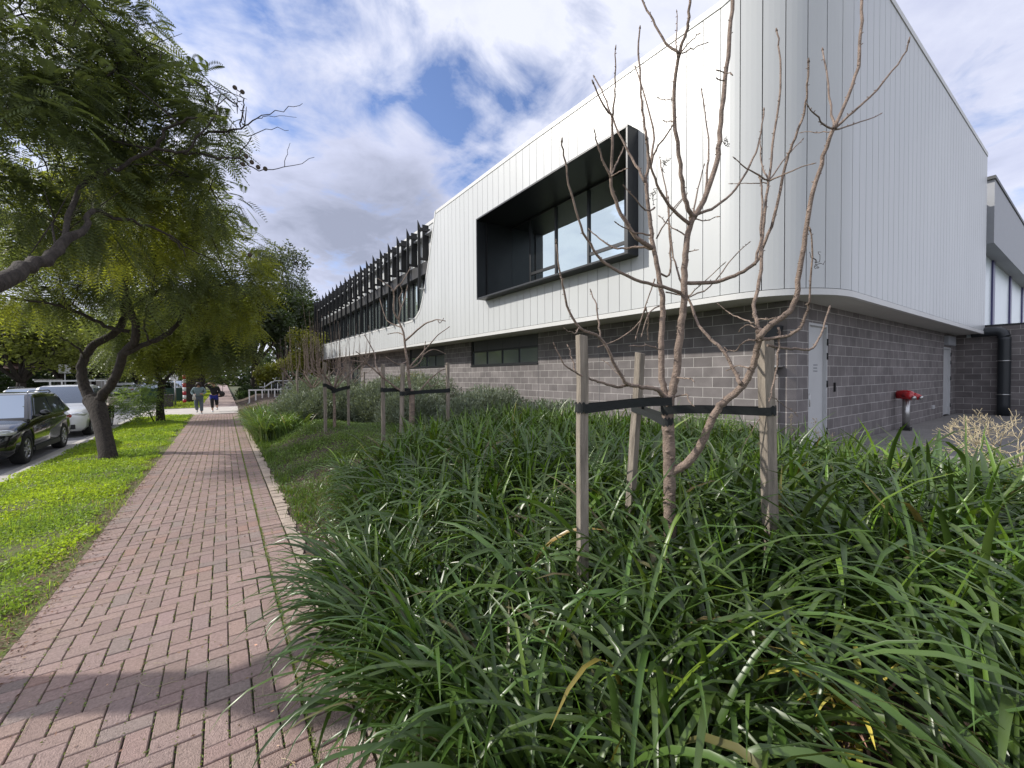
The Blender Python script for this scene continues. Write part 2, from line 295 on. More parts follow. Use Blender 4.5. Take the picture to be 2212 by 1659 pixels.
tag(MB().box(-1.2, .66, 31.4, 140, -.2, -.002).build('far_path', mat('far_paving', (.33,.25,.23), .9, var=.1, vscale=4)), kind='structure')
tag(MB().box(-1.25, .60, -6, 25.5, -.25, -.016).build('joint_bed', MT['jointfill']), kind='structure')
def path_bricks():
    a = .1095; V = []; Q = []; T = []
    def brick(x0, x1, y0, y1):
        if x1-x0 < .03 or y1-y0 < .03: return
        gx, gy = rng.uniform(.0020, .0055), rng.uniform(.0026, .0042); c = .004; x0 += gx; x1 -= gx; y0 += gy; y1 -= gy
        z = rng.normal(0, .0016); tx, ty = rng.normal(0, .006, 2); o = len(V)
        def Z(x, y): return z+tx*(x-(x0+x1)/2)+ty*(y-(y0+y1)/2)
        rr = rng.normal(0, .004, (4,2)) if x1-x0 > .05 else np.zeros((4,2))
        P = [(x0,y0),(x1,y0),(x1,y1),(x0,y1)]; D = [(1,1),(-1,1),(-1,-1),(1,-1)]
        for k, (x, y) in enumerate(P): V.append((x, y, -.03))
        for k, (x, y) in enumerate(P): V.append((x, y, Z(x,y)-c))
        for k, ((x, y), (dx, dy)) in enumerate(zip(P, D)): V.append((x+dx*c, y+dy*c, Z(x,y)))
        f = [(0,1,5,4),(1,2,6,5),(2,3,7,6),(3,0,4,7),(4,5,9,8),(5,6,10,9),(6,7,11,10),(7,4,8,11),(8,9,10,11)]
        Q.extend([[o+i for i in q] for q in f]); b = rng.normal(1, .055); t = (b*rng.normal(1,.018), b, b*rng.normal(1,.02))
        if rng.random() < .08: t = (b*.88, b*.96, b*.97)
        if rng.random() < .03: t = (b*1.10, b*1.0, b*.94)
        g = 1+.07*math.sin(x0*2.3+y0*.9)*math.sin(y0*1.3-x0)+.05*math.sin(y0*.55); T.extend([tuple(q*g for q in t)]*9)
    x0 = -.99; x1 = x0+12*a; y = -2.0; n = 15
    for cx in range(-1, n+2):
        for cy in range(-1, int(27.5/a)+3):
            t = (cx-cy) % 4; X = x0+cx*a; Y = y+cy*a
            if t == 0: r = (X, X+2*a, Y, Y+a)
            elif t == 3: r = (X, X+a, Y, Y+2*a)
            else: continue
            r = (max(r[0], x0), min(r[1], x1), max(r[2], -2), min(r[3], 25.45)); brick(*r)
    for Y in np.arange(-2, 25.4, a*1.003): brick(x1+.004, x1+.232, Y, Y+a); brick(x0-.215, x0+.0, Y, Y+a)
    tag(npmesh('path', np.array(V), np.array(Q), MT['brick'], tint=np.array(T)), kind='structure')
    # moss in the open joints
    k = 85000; X = x0+a*rng.integers(0, n, k)+rng.normal(0, .006, k); Y = 25*rng.random(k)**1.6-2
    Xe = np.where(rng.random(k) < .35, x1+.008+rng.normal(0, .006, k), X); cell = np.sin(Xe*37+np.floor(Y/a)*3.1)*43.7; keep = (cell-np.floor(cell) < .45); Xe = Xe[keep]; Y = Y[keep]
    leaf_scatter('joint_moss', np.stack([Xe, Y, rng.uniform(-.008,.001,len(Y))], 1), .013, MT['cover'], up=.6, tintf=(1.25,1.25,.8), kind='stuff')
def leaf_quads(P, size, up=.3, aspect=.45, dirs=None):
    """one kite-shaped leaf (a quad) per point"""
    k = len(P); size = np.broadcast_to(size, k)
    d = rng.normal(size=(k,3)); d[:,2] = np.abs(d[:,2])*up+up*.5 if up > 0 else d[:,2]*.6
    if dirs is not None: d = d*.55+dirs
    d /= np.linalg.norm(d, axis=1)[:,None]; r = rng.normal(size=(k,3)); s = np.cross(d, r); s /= np.linalg.norm(s, axis=1)[:,None]+1e-9
    L = (size*rng.uniform(.7,1.3,k))[:,None]; w = L*aspect/2
    V = np.stack([P, P+d*L*.5+s*w, P+d*L, P+d*L*.5-s*w], 1).reshape(-1,3)
    return V, np.arange(4*k).reshape(k,4)
def leaf_scatter(name, P, size, m, up=.5, aspect=.45, tintf=(1,1,1), kind=None, parent=None, tvar=.25, dirs=None, tint=None):
    V, Q = leaf_quads(P, size, up, aspect, dirs); k = len(Q)
    if tint is None: tint = np.array(tintf)*np.clip(rng.normal(1, tvar, (k,1)), .3, 2)*rng.normal(1, .06, (k,3))
    o = npmesh(name, V, Q, m, parent, tint)
    if kind: tag(o, kind=kind)
    return o
path_bricks()
ed = MB(); y = -2.0
while y < 25.3:
    l = rng.uniform(.5, 1.3); w = rng.uniform(.085, .13); j = rng.normal(0, .008); k = 8
    for q in range(k):
        ya, yb = y+l*q/k, y+l*(q+1)/k-(.012 if q == k-1 else 0); wa = w+.02*math.sin(ya*9)+rng.normal(0,.006); ed.prism([(.566+j*.4,ya),(.575+j+wa,ya),(.575+j+wa+rng.normal(0,.006),yb),(.566+j*.4,yb)], -.12, .004+rng.normal(0,.003))
    y += l
tag(ed.build('path_edging', MT['edging'], fixn=True), kind='structure')
sheet('garden_bed', .60, 9.0, -6, 39, 60, 200, lambda X, Y: np.where(X < .72, -.02, bed_z(X, Y))-.01, MT['soil'])
tag(MB().prism([(6.4,-6),(40,-6),(40,2.93),(7.2,2.93),(6.5,2.2)], .1, .45).build('court', MT['court']), kind='structure')
tag(MB().box(6.25, 6.42, -6, 2.2, 0, .46).build('court_kerb', MT['concrete']), kind='structure')

# ======================= BUILDING =======================
B = empty('building', (7.6, 3, 0), 'white panel clad two storey building on a dark block base with boxed window', 'building')
PR = []     # all parts modelled in world space
def part(mb, name, m, parent=None, **k):
    o = mb.build(name, m, parent or B, **k); return o
XW, XB, YB, YW = 6.70, 7.60, 2.95, 2.33
def zb(Y): return 2.985+.0063*(Y-4)
ZTt = ([3.6,5.2,8.6,14.7,40],[7.80,7.85,7.96,8.03,8.05])
def zt(Y): return float(np.interp(Y, *ZTt))
SLOT = ([14.68,15.33,15.9,16.1,16.3,16.7,17.2,18.5,22.3,39.2],[8.04,6.37,5.11,4.76,4.50,4.28,4.17,4.17,4.22,4.36])
def zslot(Y): return float(np.interp(Y, *SLOT)) if Y > 14.68 else None
# perimeter: list of (x,y,ztop)
AC = (8.15, 3.60)      # arc centre, radii 1.45 x 1.27
per = [(XW, float(y)) for y in np.arange(39.2, 3.6, -.1)]
per += [(AC[0]-1.45*math.cos(t), AC[1]-1.27*math.sin(t)) for t in np.linspace(0, math.pi/2, 24)]
per += [(x, YW) for x in np.arange(8.25, 19.75, .1)]+[(19.74, YW)]
per = np.array(per); seg = np.r_[0, np.cumsum(np.hypot(*np.diff(per, axis=0).T))]
def at(s): return np.array([np.interp(s, seg, per[:,0]), np.interp(s, seg, per[:,1])])
def nrm(s):
    a, b = at(max(s-.02,0)), at(min(s+.02, seg[-1])); t = (b-a)/np.linalg.norm(b-a); return np.array([t[1], -t[0]])*1.0
def outn(s):
    n = nrm(s); c = np.array([12, 20.])-at(s); return n if n @ c < 0 else -n
s_arc0 = 39.2-3.6; s_arc1 = s_arc0+2.14
def ztop_s(s):
    p = at(s)
    if s <= s_arc0: return zt(p[1])
    return float(np.interp(s, [s_arc0, s_arc1, seg[-1]], [7.80, 8.45, 8.62]))
def zbot_s(s):
    p = at(s); return zb(p[1]) if s <= s_arc0 else 2.98
BX0, BX1, BZ0, BZ1 = 5.32, 11.08, 4.10, 6.56        # window box opening in the facade
joints = list(np.arange(0.0, seg[-1], .301)); sB0, sB1, sS = 39.2-BX1, 39.2-BX0, 39.2-14.68
cuts = sorted(joints+[sB0, sB1, sS, seg[-1]])
cl = MB(); JS = set(round(j, 4) for j in joints)
def slab(mb, sa, sb, za0, za1, zb0, zb1, th=.030, off=0.0):
    # thin panel between perimeter stations, bottom/top z at each end
    k = 1 if sb < s_arc0 or sa > s_arc1 else 4
    ss = np.linspace(sa, sb, k+1); secs = []
    for q, s in enumerate(ss):
        t = q/k; p = at(s); n = outn(s); lo = za0+(zb0-za0)*t; hi = za1+(zb1-za1)*t; o = p+n*off; i = p+n*(off-th)
        secs.append([(o[0],o[1],lo),(o[0],o[1],hi),(i[0],i[1],hi),(i[0],i[1],lo)])
    mb.loft(secs, smooth=False)
for a, b in zip(cuts[:-1], cuts[1:]):
    if b-a < .02: continue
    ga = .0065 if round(a,4) in JS else 0; gb = .0065 if round(b,4) in JS else 0; a2, b2 = a+ga, b-gb; mid = (a+b)/2; ym = at(mid)[1]
    la, lb = zbot_s(a2)+.10, zbot_s(b2)+.10
    if mid < sS:
        k = 4 if ym < 18.5 else 1
        for q in range(k):
            u0 = a2+(b2-a2)*q/k; u1 = a2+(b2-a2)*(q+1)/k
            slab(cl, u0, u1, zbot_s(u0)+.10, zslot(max(at(u0)[1],14.69))-.0, zbot_s(u1)+.10, zslot(max(at(u1)[1],14.69)))
    elif sB0-.001 < mid < sB1+.001 and mid < s_arc0:
        slab(cl, a2, b2, la, BZ0, lb, BZ0); slab(cl, a2, b2, BZ1, ztop_s(a2)-.12, BZ1, ztop_s(b2)-.12)
    else: slab(cl, a2, b2, la, ztop_s(a2)-.12, lb, ztop_s(b2)-.12)
part(cl, 'wall_cladding', MT['white'], fixn=True)
bk = MB()
for a, b in zip(np.arange(0, seg[-1], .3), list(np.arange(.3, seg[-1], .3))+[seg[-1]]):
    if sB0-.02 < a < sB1+.02 and a < s_arc0 or sB0 < b < sB1: 
        slab(bk, a, b, zbot_s(a)+.02, BZ0-.03, zbot_s(b)+.02, BZ0-.03, .02, -.038); slab(bk, a, b, BZ1+.03, ztop_s(a)-.1, BZ1+.03, ztop_s(b)-.1, .02, -.038)
    elif b < sS: 
        for q in range(3):
            u0, u1 = a+(b-a)*q/3, a+(b-a)*(q+1)/3; slab(bk, u0, u1, zbot_s(u0)+.02, zslot(max(at(u0)[1],14.7))-.03, zbot_s(u1)+.02, zslot(max(at(u1)[1],14.7))-.03, .02, -.038)
    elif a > sS: slab(bk, a, b, zbot_s(a)+.02, ztop_s(a)-.1, zbot_s(b)+.02, ztop_s(b)-.1, .02, -.038)
part(bk, 'cladding_backing', MT['joint'], fixn=True)
tr = MB()
for a, b in zip(np.arange(0, seg[-1], .15), list(np.arange(.15, seg[-1], .15))+[seg[-1]]):
    slab(tr, a, b, zbot_s(a)-.005, zbot_s(a)+.088, zbot_s(b)-.005, zbot_s(b)+.088, .06, .012)
    if a >= sS: slab(tr, a, b, ztop_s(a)-.11, ztop_s(a), ztop_s(b)-.11, ztop_s(b), .30, .014)
# white reveal running round the fin slot
ys = [14.68,14.9,15.1,15.33,15.6,15.9,16.0,16.1,16.2,16.3,16.5,16.7,17.0,17.2,18.5,22.3,30,39.2]
for y0, y1 in zip(ys[:-1], ys[1:]):
    z0, z1 = zslot(y0+1e-3), zslot(y1)
    tr.loft([[(XW-.012,y0-.03,z0-.05),(XW-.012,y0+.015,z0+.03),(7.02,y0+.015,z0+.03),(7.02,y0-.03,z0-.05)],[(XW-.012,y1-.03,z1-.05),(XW-.012,y1+.015,z1+.03),(7.02,y1+.015,z1+.03),(7.02,y1-.03,z1-.05)]], smooth=False)
part(tr, 'edge_trim', MT['trim'], fixn=True)
sf = MB(); pp = []
for s in list(np.arange(0, s_arc0, 2))+list(np.linspace(s_arc0, s_arc1, 16))+list(np.arange(s_arc1+.5, seg[-1], 2))+[seg[-1]]:
    p = at(s); n = outn(s); o = p-n*.03; i = (XB+.15, p[1]) if s <= s_arc0 else (XB+.15, YB+.3) if p[0] < XB+.15 else (p[0], YB+.3)
    i = (i[0], max(i[1], YB+.3)); z = zbot_s(s)+.012; pp.append(((o[0],o[1],z),(i[0],i[1],z)))
sf.loft([[a, b, (b[0],b[1],b[2]+.05), (a[0],a[1],a[2]+.05)] for a, b in pp], smooth=False); part(sf, 'soffit', MT['soffit'], fixn=True)
part(MB().prism([(6.76,39.1),(6.76,3.6),(8.2,2.45),(19.7,2.45),(19.7,39.1)], 7.45, 7.5), 'roof', MT['fascia'])  # roof slab, unseen from the camera; added to keep light from leaking in
# --- block walls ---
bw = MB(); WT = .2
wins = [(9.62,13.65,2.15,3.2),(15.90,19.88,2.19,3.2),(28.8,31.1,.35,3.2)]
def wallX(mb, x0, x1, ya, yb, z0, z1, holes):
    y = ya
    for h in holes:
        mb.box(x0, x1, y, h[0], z0, z1); mb.box(x0, x1, h[0], h[1], z0, h[2]); y = h[1]
        if h[3] < z1: mb.box(x0, x1, h[0], h[1], h[3], z1)
    mb.box(x0, x1, y, yb, z0, z1)
wallX(bw, XB, XB+WT, YB+.10, 39.0, 0, 3.19, wins)
bw.prism([(XB,YB+.10),(XB+.10,YB),(XB+.30,YB),(XB+.30,YB+.10)], 0, 3.1)
D1 = (8.16, 8.97); D2 = (18.0, 18.95)
bw.box(XB+.30, D1[0], YB, YB+WT, 0, 3.1); bw.box(D1[0], D1[1], YB, YB+WT, 2.66, 3.1); bw.box(D1[1], D2[0], YB, YB+WT, 0, 3.1); bw.box(D2[0], D2[1], YB, YB+WT, 2.56, 3.1); bw.box(D2[1], 19.8, YB, YB+WT, 0, 3.1)
bw.box(XB-.012, XB+.0, YB+.10, YB+.38, 0, .75)
bw.box(19.8, 20.0, -8, YB+.2, 0, 3.22)
part(bw, 'block_wall', MT['block'], uv=True)
part(MB().box(19.785, 20.01, -8, 2.36, 3.222, 3.27), 'wall_capping', MT['charcoal'])
for yj, zj in ((9.60,2.1),(13.66,2.1),(7.2,3.1),(22.5,3.1)): part(MB().box(XB-.003, XB+.001, yj, yj+.008, 0, zj), 'control_joint', MT['joint'])
# --- windows in the block wall ---
def low_window(y0, y1, z0, zm, n, full=False):
    f = MB(); f.box(XB+.03, XB+.12, y0, y1, z0, z0+.05); f.box(XB+.03, XB+.12, y0, y0+.06, z0+.05, 3.19); f.box(XB+.03, XB+.12, y1-.10, y1, z0+.05, 3.19); f.box(XB+.03,XB+.12,y0+.06,y1-.10,zm-.03,zm+.03)
    w = (y1-y0-.16)/n
    for k in range(1, n): f.box(XB+.04, XB+.115, y0+.06+w*k-.025, y0+.06+w*k+.025, z0+.05, zm-.03)
    o = part(f, 'window', MT['charcoal'])
    for k in range(n): MB().box(XB+.075, XB+.085, y0+.06+w*k, y0+.06+w*(k+1), z0+.05, zm-.03).build('pane', MT['glass2'], o)
    p = MB()
    for k in range(n): p.box(XB+.06, XB+.07, y0+.06+w*k+.004, y0+.06+w*(k+1)-.004, zm+.03, 3.19)
    p.build('infill_panel', MT['panel'], o); MB().box(XB-.025, XB+.03, y0, y1, z0-.03, z0+.012).build('sill', MT['charcoal'], o); return o
low_window(*wins[0][:3], 2.66, 4); low_window(*wins[1][:3], 2.70, 4); low_window(*wins[2][:3], 2.7, 2)
# --- boxed window ---
bx = MB(); X0, XG, T = 6.39, 7.69, .05
def ring(mb, x0, x1, y0, y1, z0, z1, t):
    mb.box(x0, x1, y0, y1, z0, z0+t); mb.box(x0, x1, y0, y1, z1-t, z1); mb.box(x0, x1, y0, y0+t, z0+t, z1-t); mb.box(x0, x1, y1-t, y1, z0+t, z1-t)
ring(bx, X0, XG+.1, 5.31, 11.09, 4.11, 6.55, .045)
BWN = part(bx, 'box_window', MT['charcoal'], bevel=.004)
MB().box(6.72, 6.735, 11.0, 11.046, 4.2, 6.46).build('reveal_joint', MT['black'], BWN)
fm = MB(); zt_, zs_ = 6.505, 4.155
for y in (6.42+.0, 7.61, 8.87, 10.03): fm.box(XG-.05, XG+.03, y-.035, y+.035, zs_, zt_)
fm.box(XG-.05, XG+.03, 5.36, 11.04, zs_, zs_+.05); fm.box(XG-.04, XG+.03, 6.45, 7.58, 4.80, 4.88); fm.box(XG-.04, XG+.03, 8.90, 10.0, 4.80, 4.88); fm.box(XG-.05,XG+.03,5.36,11.04,zt_-.05,zt_)
fm.build('frame', MT['charcoal'], BWN)
for y0, y1 in ((5.36,6.385),(6.455,7.575),(7.645,8.835),(8.905,9.995),(10.065,11.04)): MB().box(XG-.012, XG-.002, y0, y1, zs_+.05, zt_-.05).build('pane', MT['glass'], BWN)
# --- recessed upper storey behind the fins ---
rc = MB(); y = 14.3
while y < 39.2:
    z1 = np.interp(y, [15, 40], [7.93, 8.18]); rc.box(7.02, 7.05, y+.004, y+.296, 6.55, z1); y += .3
part(rc, 'recessed_cladding', MT['white']); part(MB().box(7.055, 7.08, 14.2, 39.2, 6.5, 7.95), 'recess_backing', MT['joint'])
rt = MB()
for y in np.arange(14.3, 39.1, 1.0): z1 = np.interp(y, [15,40], [7.93,8.18]); z2 = np.interp(y+1, [15,40], [7.93,8.18]); rt.loft([[(6.99,y,z1),(6.99,y,z1+.13),(7.3,y,z1+.13),(7.3,y,z1)],[(6.99,y+1,z2),(6.99,y+1,z2+.13),(7.3,y+1,z2+.13),(7.3,y+1,z2)]], smooth=False)
part(rt, 'recess_parapet_trim', MT['trim'], fixn=True)
part(MB().box(6.97, 7.35, 14.5, 39.2, 6.05, 6.548).box(6.8, 7.35, 15.2, 39.2, 4.0, 4.16), 'transom_beam', MT['black'])
gl = MB().box(7.30, 7.31, 14.9, 39.2, 4.1, 6.1); STG = part(gl, 'strip_glazing', MT['glass2'])
mf = MB()
for y in np.arange(15.4, 39.2, .605): mf.box(7.22, 7.30, y-.03, y+.03, 4.1, 6.1)
mf.build('frame', MT['charcoal'], STG)
part(MB().box(6.6, 14, 39.2, 39.4, 3.1, 8.2).box(7.0, 7.3, 39.0, 39.2, 3.2, 8.1), 'end_return', MT['charcoal'])
for k in range(20):
    y = 15.83+1.215*k; dz = .0115*(y-15.83); zl = zslot(y)-.02
    f = MB().prism([(6.45,zl+.05),(6.565,zl-.02),(6.565,7.77+dz),(6.45,8.0+dz)], y-.014, y+.014, 1)
    o = part(f, 'fin', MT['finm'])
    MB().box(6.65, 6.92, y-.012, y+.012, 6.52+dz, 7.86+dz).build('shade_blade', MT['finm'], o)
    MB().box(6.48, 6.98, y-.045, y+.045, 7.60+dz, 7.72+dz).build('bracket', MT['black'], o); MB().box(6.48, 6.98, y-.045, y+.045, 6.44+dz, 6.53+dz).build('bracket', MT['black'], o)
    MB().box(6.5, 6.72, y-.04, y+.04, zl+.02, zl+.07).build('foot_bracket', MT['trim'], o)
# --- doors ---
def door(x0, x1, z1, label, text):
    d = part(MB().box(x0+.03, x1-.03, YB+.055, YB+.10, .47, z1-.04), 'door', MT['door'], bevel=.003); d['label'] = label
    MB().box(x0, x0+.03, YB-.004, YB+.12, .45, z1).box(x1-.03, x1, YB-.004, YB+.12, .45, z1).box(x0+.03, x1-.03, YB-.004, YB+.12, z1-.04, z1).build('frame', MT['door'], d)
    MB().cyl((x0+.11,YB+.02,1.22),(x0+.11,YB+.02,1.45),.011).cyl((x0+.11,YB+.02,1.23),(x0+.11,YB+.06,1.23),.010).cyl((x0+.11,YB+.02,1.44),(x0+.11,YB+.06,1.44),.010).box(x0+.05,x0+.13,YB+.046,YB+.056,1.15,1.52).build('handle', MT['galv'], d)
    for z in (.75, 1.6, 2.1, 2.35): MB().cyl((x1-.02,YB-.012,z-.06),(x1-.02,YB-.012,z+.06),.014).build('hinge', MT['black'], d)
    if text:
        for r, row in enumerate((9, 8, 9)):
            m = MB()
            for q in range(row): m.box(x0+.36+.02*q, x0+.375+.02*q, YB+.052, YB+.056, 1.93-.055*r, 1.955-.055*r)
            m.build('lettering', MT['fascia'], d)
    return d
door(*D1, 2.66, 'grey steel door next to the building corner', True); door(*D2, 2.56, 'grey steel door at the far end of the block wall', False)
part(MB().box(16.6, 16.85, YB-.03, YB, .75, .85), 'wall_light', MT['door']); part(MB().box(9.28,9.31,YB-.03,YB,1.45,1.62), 'door_stop', MT['black'])
part(MB().box(D2[0]+.05, D2[1]+.1, YB-.1, YB+.05, 2.62, 2.9), 'door_canopy', MT['fascia'], bevel=.01)
# --- downpipes ---
dp = part(MB().tube([(7.47,3.23,.3),(7.47,3.23,2.38)], .045, 14), 'downpipe', MT['pipe'])
MB().prism([(3.13,2.40),(3.33,2.40),(3.36,2.58),(3.10,2.58)], 7.40, 7.58, 0).build('rain_head', MT['pipe'], dp)
MB().box(7.41, 7.60, 3.10, 3.30, 1.90, 1.925).build('bracket', MT['galv'], dp)
dp = part(MB().tube(smooth_path([(19.62,2.6,3.02),(19.62,2.15,3.04),(19.62,1.98,3.0),(19.62,1.92,2.85),(19.62,1.91,2.6),(19.62,1.91,.46)], 5), .14, 16), 'downpipe', MT['pipe'])
for z in (1.1, 2.13): MB().cyl((19.62,1.91,z-.012),(19.62,1.91,z+.012),.16,18).build('bracket', MT['galv'], dp)
# --- upper wing to the right, set back above the low wall ---
YP, YF = 2.62, 2.22
part(MB().box(19.75, 45, YP, YP+.1, 2.9, 7.4), 'opal_wall', MT['opal'])
for x in (23.6, 28.1, 32.3, 37, 42): part(MB().box(x-.22, x+.22, YP-.05, YP+.02, 2.9, 6.8), 'mullion', MT['purple'])
part(MB().prism([(YF,5.9),(YP+.3,5.9),(YP+.3,7.9),(YF,7.9)], 20.2, 45, 0), 'canopy', MT['fascia']); part(MB().box(20.1, 45, YF-.03, YP+.35, 7.9, 8.0), 'canopy_capping', MT['panel'])
reparent_local(B)
for o in B.children_recursive: pass

# red hydrant fitting
hl = Vector((13.05, 2.74, .45)); H = empty('hydrant', hl, 'red twin outlet hydrant head on a steel post beside the dark block wall', 'hydrant')
MB().cyl((0,0,.07),(0,0,.74),.067,24).build('post', MT['galv'], H); MB().box(-.09,.09,-.09,.09,0,.075).build('base', MT['black'], H, bevel=.006)
Mr = Matrix.Rotation(math.radians(-112), 4, 'Z')
hd = MB(); hd.loft([[tuple(Mr @ Vector((x, s*.075*q, .82+s2*.105*q))) for s, s2 in ((-1,-.8),(-1,.7),(-.5,1),(.5,1),(1,.7),(1,-.8))] for x, q in ((-.20,.55),(-.17,.95),(-.02,1.1),(.08,1.0),(.14,.7))], smooth=True)
hd.build('head', MT['red'], H, fixn=True)
for s in (-1, 1):
    a = Mr @ Vector((.02, s*.085, .84)); b = Mr @ Vector((.20, s*.105, .77)); MB().cyl(a, b, .072, 18, .064).build('outlet', MT['red'], H)
    c = Mr @ Vector((.245, s*.110, .752)); MB().cyl(b, c, .052, 18, .046).build('coupling', MT['galv'], H)

# ======================= SAPLINGS =======================
def to_px(mapper, pts): return [mapper(*p) for p in pts]
def branch(mb, pts, d0, d1, w0, w1, nubs=True, n=8, k=4):
    """pts: picture points along a limb; d0..d1 its distance; w0..w1 its apparent width"""
    L = len(pts); P = [W(x, y, d0+(d1-d0)*(i/(L-1))) for i, (x, y) in enumerate(pts)]; P = smooth_path(P, k); m = len(P)
    P[1:-1] += rng.normal(0, .0022, (m-2, 3))
    r = [.84*(w0+(w1-w0)*(i/(m-1)))/2*(d0+(d1-d0)*i/(m-1))/FP for i in range(m)]
    if nubs: r = [q*(1+.04*abs(math.sin(i*2.1+w0))) for i, q in enumerate(r)]
    mb.tube(P, r, n)
    if nubs:
        for i in range(2, m-1):
            if rng.random() < .6:
                d = rng.normal(size=3); d[2] = abs(d[2])*.6; d /= np.linalg.norm(d); mb.tube([P[i], P[i]+d*(r[i]+.008)], [max(r[i]*.45,.0022), .0018], 5)
        mb.tube([P[-1], P[-1]+(P[-1]-P[-2])/np.linalg.norm(P[-1]-P[-2])*.022], [r[-1]*1.7, r[-1]*.8], 6)
    return P
def stake(x0, y0, x1, y1, d, w, base, label, group, rot=.6, lean=None):
    top = W(x0, y0, d); bot = W(x1, y1, d); dr = (bot-top); t = (base-.25-top[2])/dr[2]; bot = top+dr*t
    ax = Vector(top-bot); q = ax.to_track_quat('Z', 'Y').to_matrix().to_4x4(); q = Matrix.Translation(Vector(bot)) @ q @ Matrix.Rotation(rot, 4, 'Z')
    h = w/2; m = MB(); L = ax.length
    secs = []
    for k in range(9):
        z = L*k/8; j = rng.normal(0, .0012, 2); secs.append([tuple(q @ Vector((a*h+j[0], b*h+j[1], z+(.0 if k < 8 else a*.004)))) for a, b in ((-1,-1),(1,-1),(1,1),(-1,1))])
    m.loft(secs, smooth=False); o = m.build('stake', MT['stake'], None, bevel=.003); tag(o, label, 'stake', group); return top, bot
def tie(a, b, z, w, r, sag=0.0, label=None, group=None, name='tree_tie'):
    """flat webbing looped from the post a round the trunk b at height z"""
    a = np.array([a[0], a[1], z]); b = np.array([b[0], b[1], z]); t = (b-a); L = np.linalg.norm(t); t /= L; s = np.array([-t[1], t[0], 0]); m = MB()
    ra, rb = r
    loop = []
    for q in np.linspace(-.5*math.pi, .5*math.pi, 9): loop.append(b+rb*(math.cos(q)*t+math.sin(q)*s))
    for q in np.linspace(.5*math.pi, 1.5*math.pi, 9): loop.append(a+ra*(math.cos(q)*t+math.sin(q)*s))
    loop.append(loop[0]); secs = []
    full = []
    for p, q in zip(loop[:-1], loop[1:]):
        for u in np.linspace(0, 1, 5, endpoint=False): full.append(p+(q-p)*u)
    full.append(loop[0])
    for i, p in enumerate(full):
        u = np.clip((p-a) @ t/L, 0, 1); zz = sag*u+.006*math.sin(i*.8); hw = w/2*(1-.12*math.sin(math.pi*u)); c = (a+b)/2; o = p-c; o[2] = 0; o = o/np.linalg.norm(o)*.0015
        secs.append([(p[0]+o[0],p[1]+o[1],z+zz-hw),(p[0]+o[0],p[1]+o[1],z+zz),(p[0]+o[0],p[1]+o[1],z+zz+hw),(p[0]-o[0],p[1]-o[1],z+zz+hw),(p[0]-o[0],p[1]-o[1],z+zz-hw)])
    m.loft(secs, cap=False, smooth=False); o = m.build(name, MT['strapm']); tag(o, label, 'tree tie', group); return o
C8 = lambda *p: [c8(*q) for q in p]
M5 = lambda *p: [m5(*q) for q in p]
tb = W(1447, 1100, 2.5); SP = empty('sapling_tree', (tb[0], tb[1], .2), 'bare young tree with a low side limb, tied between three stakes nearest the camera', 'tree', 'bare staked young trees')
tk = MB(); P = [W(1446, 1330, 2.5)]+[W(x, y, 2.5) for x, y in M5((893,1480),(888,1300),(890,1180),(888,1060),(885,900),(878,760),(880,660),(880,590))]
tk.tube(smooth_path(P, 3), [.035*(1+.06*math.sin(i*2.3)) for i in range(25)], 12)
for (x, y) in ((870,1190),(905,1000),(875,960),(900,1240),(882,1110),(895,860),(872,820)): p = W(*m5(x, y), 2.47); tk.sphere(p, (.014,.014,.010), 8, 6)
tk.build('trunk', MT['barks'], SP)
def limb(name, lists):
    m = MB()
    for l in lists: branch(m, *l)
    m.build(name, MT['barks'], SP)
limb('limb', [   # left main stem
 (M5((872,640),(858,560),(840,480),(836,300),(840,150),(845,0))+C8((690,1550),(665,1400),(645,1300),(635,1200),(620,1080),(613,980),(628,880),(612,720),(595,600),(582,420),(570,250),(580,155)),2.5,2.75,17,3.5),
 (C8((650,1350),(580,1310),(540,1260),(460,1130),(420,970),(430,800),(430,650),(380,570),(328,455)),2.58,2.35,12,3.5),
 (C8((420,970),(380,880),(350,790),(335,720)),2.42,2.3,6,2.5),(C8((430,640),(442,520),(447,400),(447,270)),2.4,2.3,5.5,2.5),(C8((420,965),(455,940),(500,920)),2.42,2.3,4,2.2),(C8((425,960),(455,880),(500,790)),2.42,2.55,5,2.2),
 (C8((650,1355),(560,1345),(460,1352),(380,1315),(310,1255)),2.58,2.75,7,2.5),(C8((635,1280),(540,1262),(450,1212)),2.6,2.4,5,2.2),(C8((640,920),(665,820),(750,700),(768,660)),2.66,2.5,5.5,2.5),
 (C8((606,990),(560,900),(500,800),(430,640),(385,520),(332,420)),2.64,2.9,7,2.8),(C8((675,1480),(740,1500),(748,1380),(735,1200),(725,1050),(700,930),(690,860)),2.62,2.9,5.5,2.4),
 (C8((640,905),(655,700),(590,470),(555,365)),2.68,2.95,6,2.6),(C8((720,1590),(840,1610),(900,1560),(1032,1440)),2.6,2.4,4,2),(C8((660,1130),(610,1140),(500,1020)),2.62,2.4,5,2.4),(C8((670,1300),(740,1180),(825,1070)),2.62,2.5,4,2),
 (C8((660,1520),(630,1600),(560,1830)),2.6,2.5,4,2.4)])
